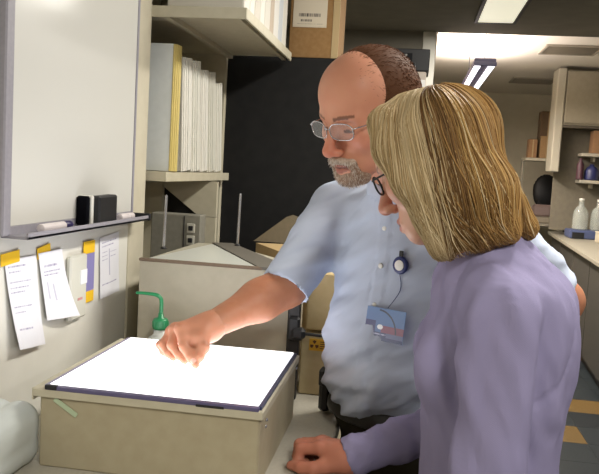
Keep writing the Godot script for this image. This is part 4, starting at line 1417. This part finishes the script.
	gf.cap(Vector3(-0.026, -0.069, 0.085), Vector3(0, -0.0615, 0.0975), 0.0065, 0.0075, 0.006)
	gf.cap(Vector3(0.026, -0.069, 0.085), Vector3(0, -0.0615, 0.0975), 0.0065, 0.0075, 0.006)
	gf.cap(Vector3(-0.028, -0.071, 0.082), Vector3(-0.027, -0.1, 0.073), 0.007, 0.009, 0.01)
	gf.cap(Vector3(0.028, -0.071, 0.082), Vector3(0.027, -0.1, 0.073), 0.007, 0.009, 0.01)
	gf.ell(Vector3(0, -0.103, 0.072), Vector3(0.031, 0.019, 0.0225), 0.012)
	gf.cap(Vector3(-0.012, -0.0925, 0.084), Vector3(0.012, -0.0925, 0.084), 0.006, 0.006, 0.008)
	gf.cap(Vector3(-0.03, -0.103, 0.062), Vector3(0.03, -0.103, 0.062), 0.013, 0.013, 0.012)
	var gn := nets(gf, 0.0028)
	var gcol := func(p: Vector3) -> Color:
		return lin("8a6c58").lerp(lin("b8aa9c"), clampf(0.3 + (0.55 if p.y > -0.072 else 0.0) + rng.randf_range(-0.3, 0.3), 0.0, 1.0))
	var gb := obj("beard", join([[gn, hx, gcol]]), M.hair, person, back)
	gb.set_meta("label", "short grey moustache and goatee")
	seeds = []
	for i in range(0, gn.v.size(), 2):
		if gn.v[i].z > 0.07:
			seeds.append(gn.v[i])
	var gs := fuzz(gf, seeds, func(p: Vector3) -> Vector3: return Vector3(p.x * 6.0, -1.0, 0.25), 0.007, 0.00045, [lin("d8cec2"), lin("a89686"), lin("7c6452"), lin("e2dad0")], 0.4)
	obj("whiskers", gs, M.hair, gb, hx)
	gb.get_child(0).set_meta("kind", "stuff")
	glasses(person, back * hx, 0.027, 0.0152, 0.103, -0.006, M.silver, 0.0011, M.lens, "silver half-rimmed glasses")
	# --- shirt
	var sf := Field.new()
	sf.ell(mp(0.0, 1.27, 0.0), Vector3(0.175, 0.215, 0.112), 0.04, 0, tb)
	sf.ell(mp(-0.012, 1.10, 0.026), Vector3(0.158, 0.16, 0.132), 0.06, 0, tb)
	sf.cap(sh_r + Vector3(0.03, 0.005, 0.0), sh_l - Vector3(0.03, -0.005, 0.0), 0.062, 0.062, 0.05)
	sf.cap(Vector3(0.0, 1.40, -1.585), Vector3(-0.02, 1.47, -1.55), 0.078, 0.066, 0.04)
	sf.cap(sh_r, el_r + (el_r - sh_r) * 0.2, 0.06, 0.058, 0.035)
	sf.cap(sh_l, el_l + (el_l - sh_l) * 0.2, 0.062, 0.059, 0.035)
	var ar := (el_r - sh_r).normalized()
	var al := (el_l - sh_l).normalized()
	sf.ell(sh_r.lerp(el_r, 0.97) + ar * 0.115, Vector3.ONE * 0.115, 0.003, 1)
	sf.ell(sh_l.lerp(el_l, 0.8) + al * 0.115, Vector3.ONE * 0.115, 0.003, 1)
	sf.cap(Vector3(-0.022, 1.475, -1.548), Vector3(-0.03, 1.53, -1.535), 0.058, 0.06, 0.004, 1)
	var n1 := fold_noise(11, 9.0)
	var n2 := fold_noise(23, 22.0)
	var smove := func(p: Vector3, n: Vector3) -> Vector3:
		var q := Vector3((p - MAN_AT).dot(MAN_L), p.y, (p - MAN_AT).dot(MAN_F))
		var low := clampf((1.22 - p.y) / 0.16, 0.0, 1.0)
		var d := n1.get_noise_3d((q.x + q.y * 0.6) * 0.45, (q.y - q.x * 0.45) * 1.5, q.z * 0.5) * (0.007 + 0.013 * low)
		d += n2.get_noise_3d((q.x + q.y * 0.4) * 0.35, (q.y - q.x * 0.7) * 1.1, q.z * 0.4) * (0.003 + 0.004 * low)
		if q.z > 0.0 and absf(q.x - 0.012) < 0.0165 and p.y < 1.44:
			d += 0.0016
		if q.z > 0.0 and absf(absf(q.x - 0.012) - 0.0165) < 0.003 and p.y < 1.44:
			d -= 0.0012
		return p + n * d
	var shirt := nets(sf, 0.0062, smove)
	var sn := obj("shirt", join([[shirt, Transform3D(), null]]), M.shirt, person, back)
	# the tail of the shirt is tucked: cut by the belt
	var cf := Field.new()
	cf.cap(Vector3(-0.024, 1.478, -1.548), Vector3(-0.03, 1.505, -1.54), 0.071, 0.066, 0.01)
	cf.cap(Vector3(-0.024, 1.45, -1.548), Vector3(-0.034, 1.56, -1.535), 0.058, 0.06, 0.003, 1)
	cf.plane(Vector3(-0.2, 1, 0.3), Vector3(-0.03, 1.51, -1.54))
	cf.plane(Vector3(0, -1, 0), Vector3(0, 1.455, 0))
	cf.ell(Vector3(-0.09, 1.5, -1.47), Vector3(0.02, 0.05, 0.03), 0.003, 1)
	obj("collar", join([[nets(cf, 0.004), Transform3D(), null]]), M.shirt, sn)
	for y in [1.392, 1.315, 1.235, 1.155, 1.085]:
		var p := surf(sf, mp(0.012, y, 0.04), MAN_F)
		var st := begin()
		lathe(st, [Vector2(0, 0.0035), Vector2(0.0035, 0.0032), Vector2(0.0055, 0.0024), Vector2(0.0058, 0.0008), Vector2(0.0, 0.0)], p, 14, Basis(MAN_L, MAN_F, MAN_L.cross(MAN_F)))
		obj("button", st.commit(), M.button, sn)
	# --- trousers
	var tf := Field.new()
	tf.ell(mp(0.022, 0.94, -0.02), Vector3(0.145, 0.15, 0.12), 0.04, 0, tb)
	tf.ell(mp(-0.002, 0.985, 0.0), Vector3(0.148, 0.07, 0.122), 0.04, 0, tb)
	tf.cap(mp(-0.05, 0.88, -0.02), mp(-0.07, 0.5, 0.0), 0.09, 0.068, 0.03)
	tf.cap(mp(-0.07, 0.5, 0.0), mp(-0.07, 0.09, -0.02), 0.068, 0.055, 0.03)
	tf.cap(mp(0.09, 0.88, -0.02), mp(0.12, 0.5, 0.0), 0.09, 0.068, 0.02)
	tf.cap(mp(0.12, 0.5, 0.0), mp(0.13, 0.09, -0.02), 0.068, 0.055, 0.03)
	tf.plane(Vector3(0, 1, 0), Vector3(0, 1.015, 0), 0.004)
	tf.plane(Vector3(0, -1, 0), Vector3(0, 0.045, 0), 0.004)
	var n3 := fold_noise(31, 10.0)
	obj("trousers", join([[nets(tf, 0.011, func(p: Vector3, n: Vector3) -> Vector3: return p + n * n3.get_noise_3d(p.x, p.y * 0.8, p.z) * 0.006), Transform3D(), null]]), M.trousers, person, back)
	var lf := Field.new()
	lf.ell(mp(-0.004, 0.985, 0.003), Vector3(0.158, 0.09, 0.132), 0.01, 0, tb)
	lf.plane(Vector3(0, 1, 0), Vector3(0, 1.018, 0), 0.003)
	lf.plane(Vector3(0, -1, 0), Vector3(0, 0.978, 0), 0.003)
	obj("belt", join([[nets(lf, 0.006), Transform3D(), null]]), M.leather, person, back)
	for s in [-1.0, 1.0]:
		shoe(person, back, mp(0.03 + s * 0.1, 0, 0.0), MAN_F)
	# --- badge reel and photo card on his chest
	var rp := surf(sf, mp(0.058, 1.322, 0.03), MAN_F)
	var badge := thing("identity_badge", "photo identity card hanging from a round blue badge reel on the blue shirt", "badge", rp)
	var fb := Basis(MAN_L, MAN_F, MAN_L.cross(MAN_F))
	var st := begin()
	lathe(st, [Vector2(0, 0.0), Vector2(0.0165, 0.0), Vector2(0.0178, 0.003), Vector2(0.0178, 0.006), Vector2(0.0155, 0.0085), Vector2(0.0118, 0.0085), Vector2(0.0, 0.0082)], Vector3.ZERO, 28, fb)
	obj("reel", st.commit(), M.navy, badge)
	st = begin()
	lathe(st, [Vector2(0.0105, 0.0084), Vector2(0.0105, 0.0098), Vector2(0.0, 0.0102)], Vector3.ZERO, 24, fb)
	obj("reel_sticker", st.commit(), M.paper, badge)
	st = begin()
	bx(st, Vector3(0, 0.022, 0) + MAN_F * 0.004, Vector3(0.009, 0.014, 0.004), 0.001, tb)
	obj("clip", st.commit(), M.black, badge)
	var cp := surf(sf, mp(0.05, 1.203, 0.03), MAN_F) - rp + MAN_F * 0.012
	var e1 := (Vector3(0.04, -1, 0)).normalized()
	st = begin()
	tube(st, spline([MAN_F * 0.005 + Vector3(0, -0.016, 0), MAN_F * 0.006 + Vector3(0.004, -0.05, 0.002), cp + Vector3(0, 0.033, 0) - MAN_F * 0.006], 5), 0.0008, 6)
	obj("cord", st.commit(), M.navy, badge)
	var ux := (MAN_L + Vector3(0, 0.02, 0)).normalized() * 0.094
	var dn := Vector3(0.004, -0.063, 0.0) + MAN_F * 0.014
	obj("card", card(cp - ux * 0.5 - dn * 0.5, ux, dn, MAN_F, 0.0012), M.badge, badge)
	# --- phone holster on the belt
	var hp := mp(-0.168, 1.0, 0.03)
	var holster := thing("phone_holster", "black leather phone pouch on the belt of the man in the blue shirt", "pouch", hp)
	var hb := Basis(Vector3.UP, -0.75)
	obj("pouch", box(Vector3.ZERO, Vector3(0.026, 0.1, 0.055), 0.009, hb), M.leather, holster)
	obj("flap", box(Vector3(0, 0.028, 0), Vector3(0.031, 0.05, 0.059), 0.01, hb), M.black, holster)

func shoe(person: Node3D, back: Transform3D, p: Vector3, fwd: Vector3) -> void:
	var f := Field.new()
	var b := Basis(Vector3.UP.cross(fwd).normalized(), Vector3.UP, fwd)
	f.ell(p + fwd * 0.1 + Vector3(0, 0.035, 0), Vector3(0.046, 0.04, 0.085), 0.03, 0, b)
	f.ell(p + Vector3(0, 0.05, 0) - fwd * 0.02, Vector3(0.038, 0.055, 0.062), 0.03, 0, b)
	f.plane(Vector3(0, -1, 0), Vector3(0, 0.002, 0), 0.002)
	obj("shoe", join([[nets(f, 0.008), Transform3D(), null]]), M.leather, person, back)

# ------------------------------------------------------------------ the woman
func make_woman() -> void:
	var at := Vector3(0.17, 0, -1.16)
	var back := Transform3D(Basis(), -at)
	var person := thing("person", "woman with shoulder-length blonde hair and a lavender cardigan, one fist on the bench", "person", at)
	var hx := Transform3D(head_basis(110, 27, 0).scaled(Vector3.ONE * 0.95), Vector3(0.031, 1.529, -1.135))
	var sh_l := Vector3(0.13, 1.325, -0.992)
	var el_l := Vector3(0.12, 1.05, -0.968)
	var wr_l := Vector3(0.06, 0.83, -1.01)
	var sh_r := Vector3(0.11, 1.33, -1.3)
	var el_r := Vector3(0.14, 1.075, -1.335)
	var wr_r := Vector3(-0.077, 0.988, -1.305)
	var hf := head_field(false, hx.affine_inverse() * Vector3(0.105, 1.36, -1.15), 0.05)
	var head := nets(hf, 0.0026)
	var bf := Field.new()
	bf.cap(hx * Vector3(0, -0.06, -0.04), Vector3(0.11, 1.34, -1.15), 0.045, 0.052, 0.02)
	bf.ell(Vector3(0.145, 1.2, -1.155), Vector3(0.08, 0.17, 0.12), 0.04)
	bf.cap(sh_l, sh_r, 0.035, 0.035, 0.04)
	bf.chain([sh_l, el_l, wr_l], [0.038, 0.034, 0.024], 0.02)
	bf.chain([sh_r, el_r, wr_r], [0.038, 0.032, 0.02], 0.02)
	var body := nets(bf, 0.009)
	# right fist on the bench
	var h := Field.new()
	var w0 := Vector3(-0.08, 0.986, -1.303)
	h.cap(w0 + Vector3(0.045, 0.018, -0.006), w0, 0.022, 0.0225, 0.02)
	var im := Vector3(-0.133, 0.9905, -1.318)
	var mm := Vector3(-0.136, 0.992, -1.338)
	var rm := Vector3(-0.133, 0.988, -1.357)
	var pm := Vector3(-0.127, 0.981, -1.374)
	h.cap(w0, im, 0.0235, 0.0125, 0.018)
	h.cap(w0, mm, 0.0235, 0.0125, 0.014)
	h.cap(w0, rm, 0.022, 0.0115, 0.014)
	h.cap(w0, pm, 0.02, 0.0105, 0.014)
	h.chain([im, Vector3(-0.1705, 0.984, -1.324), Vector3(-0.174, 0.964, -1.318), Vector3(-0.157, 0.956, -1.312)], [0.0122, 0.0108, 0.0092, 0.0075], 0.005)
	h.chain([mm, Vector3(-0.176, 0.984, -1.345), Vector3(-0.179, 0.962, -1.34), Vector3(-0.16, 0.955, -1.333)], [0.0122, 0.0108, 0.0092, 0.0075], 0.004)
	h.chain([rm, Vector3(-0.17, 0.98, -1.365), Vector3(-0.173, 0.961, -1.361), Vector3(-0.155, 0.955, -1.355)], [0.0115, 0.0102, 0.0088, 0.0072], 0.004)
	h.chain([pm, Vector3(-0.156, 0.973, -1.382), Vector3(-0.158, 0.958, -1.378), Vector3(-0.143, 0.954, -1.372)], [0.01, 0.009, 0.0078, 0.0065], 0.004)
	h.cap(w0 + Vector3(-0.008, -0.006, 0.008), Vector3(-0.122, 0.968, -1.294), 0.019, 0.0145, 0.014)
	h.chain([Vector3(-0.122, 0.968, -1.294), Vector3(-0.1405, 0.963, -1.291), Vector3(-0.166, 0.9585, -1.299), Vector3(-0.186, 0.956, -1.31)], [0.0145, 0.0118, 0.0105, 0.008], 0.005)
	for k in [im, mm, rm, pm]:
		h.ell(k + Vector3(-0.002, 0.004, 0), Vector3(0.009, 0.008, 0.009), 0.01)
	var hand := nets(h, 0.0024)
	# left hand hanging
	var g := Field.new()
	var k0 := wr_l
	g.cap(k0, k0 + Vector3(-0.025, -0.08, 0.0), 0.022, 0.02, 0.02)
	for i in 4:
		var o := k0 + Vector3(-0.03, -0.085, -0.024 + 0.016 * i)
		g.chain([k0 + Vector3(-0.01, -0.03, -0.012 + 0.008 * i), o, o + Vector3(-0.012, -0.038, 0.0), o + Vector3(-0.03, -0.06, 0.0)], [0.012, 0.0105, 0.009, 0.007], 0.005)
	g.chain([k0 + Vector3(-0.01, -0.015, -0.015), k0 + Vector3(-0.04, -0.05, -0.035), k0 + Vector3(-0.055, -0.08, -0.038)], [0.014, 0.011, 0.008], 0.006)
	var hand_l := nets(g, 0.0035)
	var sc := skin_colour(false)
	var hc := func(p: Vector3) -> Color: return lin("b47560")
	obj("body", join([[head, hx, sc], [body, Transform3D(), hc], [hand, Transform3D(), hc], [hand_l, Transform3D(), hc]]), M.skin, person, back)
	glasses(person, back * hx, 0.024, 0.0145, 0.1, -0.008, M.black, 0.0017, M.lens, "narrow dark-framed glasses")
	# --- hair
	var rf := Field.new()
	var c := hx.origin
	rf.ell(hx * Vector3(0, 0.024, -0.012), Vector3(0.079, 0.079, 0.098), 0.02, 0, hx.basis.orthonormalized())
	for q in HAIR_LOCKS:
		rf.cap(q[0], q[1], q[2], q[3], 0.03)
	# the face side stays open
	rf.ell(hx * Vector3(0, -0.05, 0.085), Vector3(0.07, 0.105, 0.05), 0.01, 1, hx.basis.orthonormalized())
	for q in HAIR_FRONT:
		rf.cap(q[0], q[1], q[2], q[3], 0.02)
	var hn1 := fold_noise(41, 16.0)
	var hair := nets(rf, 0.0055, func(p: Vector3, n: Vector3) -> Vector3: return p + n * (hn1.get_noise_3d(p.x * 2.2, p.y * 0.5, p.z * 2.2) * 0.006 - 0.003))
	var hcol := func(p: Vector3) -> Color: return lin("9c7d52").lerp(lin("866842"), clampf(hn1.get_noise_3d(p.x * 3, p.y * 0.6, p.z * 3) + 0.4, 0, 1))
	var hn := obj("hair", join([[hair, Transform3D(), hcol]]), M.hair_blonde, person, back)
	var st := begin()
	var top := hx * Vector3(0.0, 0.115, 0.03)
	var crown := hx * Vector3(0.0, 0.11, -0.06)
	var whole := rf.all()
	var ash := [lin("bda57c"), lin("cdb68e"), lin("ad9369"), lin("dcc9a4"), lin("a0865e")]
	var brown := [lin("694d31"), lin("7c5c39"), lin("5e442b"), lin("886740"), lin("9c7b4c")]
	var gold := [lin("a07a48"), lin("b78f58"), lin("8c6a3e"), lin("c7a468"), lin("7a5a36")]
	for i in 4600:
		var s: Vector3
		if i % 5 < 3:
			var t := rng.randf()
			s = top.lerp(crown, t) + Vector3(rng.randf_range(-0.02, 0.02), 0.01, rng.randf_range(-0.035, 0.035))
		else:
			s = hair.v[rng.randi() % hair.v.size()]
			if s.y < c.y - 0.08 or s.z < c.z - 0.06:
				continue
		var l := rf.near(s, 0.05)
		var path := []
		var lift := rng.randf_range(-0.0014, 0.0014)
		var curl := rng.randf_range(-1.0, 1.0)
		var wave := rng.randf() * TAU
		var p := s
		var prev := Vector3(0, -1, 0)
		for k in 29:
			if k % 2 == 0:
				l = rf.near(p, 0.045)
				if l.is_empty():
					break
			var n := rf.grad(p, l)
			p -= n * (rf.ev(p, l) - lift - 0.0008 * sin(wave + k * 0.2))
			path.append(p)
			var away := (p - top.lerp(crown, 0.5))
			away.y = 0.0
			var d := Vector3(0.24, -1.0, 0) + away * (7.0 if k < 8 else 1.0) + prev * 0.9
			d += Vector3(0.05 * sin(wave + k * 0.15), 0, 0.03 * cos(wave * 1.7 + k * 0.15))
			if p.y < 1.45 and p.x > 0.06:
				d += Vector3(0.45 + 0.4 * curl, 0.1, 0.2 * curl)
			d -= n * d.dot(n)
			if d.length() < 0.15 or n.y < -0.75:
				break
			prev = d.normalized()
			p += prev * 0.0125
		if path.size() < 7:
			continue
		var rr := []
		var r0 := rng.randf_range(0.0005, 0.0014)
		for k in path.size():
			rr.append(r0 * (1.0 - 0.85 * pow(float(k) / (path.size() - 1), 3.0)) * (0.5 if k == 0 else 1.0))
		# tone by where the strand hangs: ash at the face, brown behind, gold at the back
		var m: Vector3 = path[path.size() / 2]
		var zone := m.x - (1.55 - m.y) * 0.35 + hn1.get_noise_3d(m.x * 2.5, m.y, m.z * 2.5) * 0.03 + rng.randfn(0.0, 0.009)
		var pick: Array = ash if zone < 0.022 else (brown if zone < 0.058 else gold)
		if rng.randf() < 0.05:
			pick = ash
		st.set_color(pick[rng.randi() % 5].lerp(pick[rng.randi() % 5], 0.5))
		tube(st, path, rr, 3)
	var strands := obj("strands", st.commit(), M.hair_blonde, hn)
	strands.set_meta("kind", "stuff")
	# --- cardigan
	var sf := Field.new()
	sf.ell(Vector3(0.146, 1.2, -1.155), Vector3(0.108, 0.2, 0.158), 0.05)
	sf.ell(Vector3(0.165, 1.27, -1.16), Vector3(0.092, 0.12, 0.15), 0.05)
	sf.ell(Vector3(0.145, 1.0, -1.155), Vector3(0.1, 0.16, 0.15), 0.06)
	sf.ell(Vector3(0.075, 1.225, -1.085), Vector3(0.052, 0.062, 0.055), 0.04)
	sf.ell(Vector3(0.075, 1.225, -1.225), Vector3(0.052, 0.062, 0.055), 0.04)
	sf.cap(sh_l + Vector3(0, 0.0, -0.03), sh_r + Vector3(0, 0.0, 0.03), 0.058, 0.058, 0.05)
	sf.cap(Vector3(0.12, 1.36, -1.15), Vector3(0.105, 1.395, -1.15), 0.072, 0.058, 0.04)
	sf.cap(sh_l, el_l, 0.052, 0.047, 0.012)
	sf.cap(el_l, wr_l, 0.047, 0.034, 0.02)
	sf.cap(sh_r, el_r, 0.053, 0.047, 0.025)
	sf.cap(el_r, wr_r, 0.047, 0.036, 0.02)
	sf.cap(Vector3(0.104, 1.398, -1.15), Vector3(0.09, 1.46, -1.15), 0.05, 0.052, 0.003, 1)
	sf.plane(Vector3(0, -1, 0), Vector3(0, 0.86, 0), 0.004)
	sf.ell(wr_r + (wr_r - el_r).normalized() * 0.072, Vector3.ONE * 0.07, 0.003, 1)
	var n1 := fold_noise(51, 11.0)
	var n2 := fold_noise(57, 26.0)
	var move := func(p: Vector3, n: Vector3) -> Vector3:
		var arm := clampf(1.0 - absf(p.y - 1.27) / 0.14, 0.0, 1.0)
		var d := n1.get_noise_3d((p.x + p.y * 0.25) * 1.5, (p.y - p.x * 0.4) * 0.4, p.z * 0.9) * (0.006 + 0.009 * arm)
		d += n2.get_noise_3d((p.x + p.y * 0.3) * 1.2, p.y * 0.3, p.z * 0.8) * 0.003
		if p.x < 0.0:
			d += n2.get_noise_3d(p.x * 1.6 - p.y * 0.5, p.y * 0.6, p.z * 0.6) * 0.004
		# shoulder seam of the near sleeve
		var q := (p - Vector3(0.13, 1.33, -1.055))
		var ring := absf(q.dot(Vector3(0.12, 0.42, 0.9)))
		if p.z > -1.16 and p.y > 1.2 and ring < 0.004:
			d -= 0.0016
		return p + n * d
	var cn := obj("cardigan", join([[nets(sf, 0.0062, move), Transform3D(), null]]), M.cardigan, person, back)
	var kf := Field.new()
	kf.cap(Vector3(0.107, 1.392, -1.15), Vector3(0.102, 1.412, -1.15), 0.064, 0.06, 0.006)
	kf.cap(Vector3(0.107, 1.37, -1.15), Vector3(0.09, 1.46, -1.15), 0.051, 0.053, 0.002, 1)
	kf.plane(Vector3(-0.15, 1, 0), Vector3(0.1, 1.416, -1.15))
	kf.plane(Vector3(0, -1, 0), Vector3(0, 1.37, 0))
	obj("neckband", join([[nets(kf, 0.0045), Transform3D(), null]]), M.cardigan, cn)
	# --- trousers and shoes
	var tf := Field.new()
	tf.ell(Vector3(0.17, 0.9, -1.155), Vector3(0.11, 0.13, 0.152), 0.04)
	for s in [-1.0, 1.0]:
		var z: float = -1.155 + s * 0.08
		tf.cap(Vector3(0.17, 0.86, z), Vector3(0.16, 0.47, z + s * 0.01), 0.088, 0.06, 0.02)
		tf.cap(Vector3(0.16, 0.47, z + s * 0.01), Vector3(0.185, 0.08, z + s * 0.01), 0.06, 0.05, 0.02)
	tf.plane(Vector3(0, 1, 0), Vector3(0, 0.97, 0))
	tf.plane(Vector3(0, -1, 0), Vector3(0, 0.04, 0))
	obj("trousers", join([[nets(tf, 0.011), Transform3D(), null]]), M.charcoal, person, back)
	for s in [-1.0, 1.0]:
		shoe(person, back, Vector3(0.185, 0, -1.155 + s * 0.09), Vector3(-1, 0, 0))
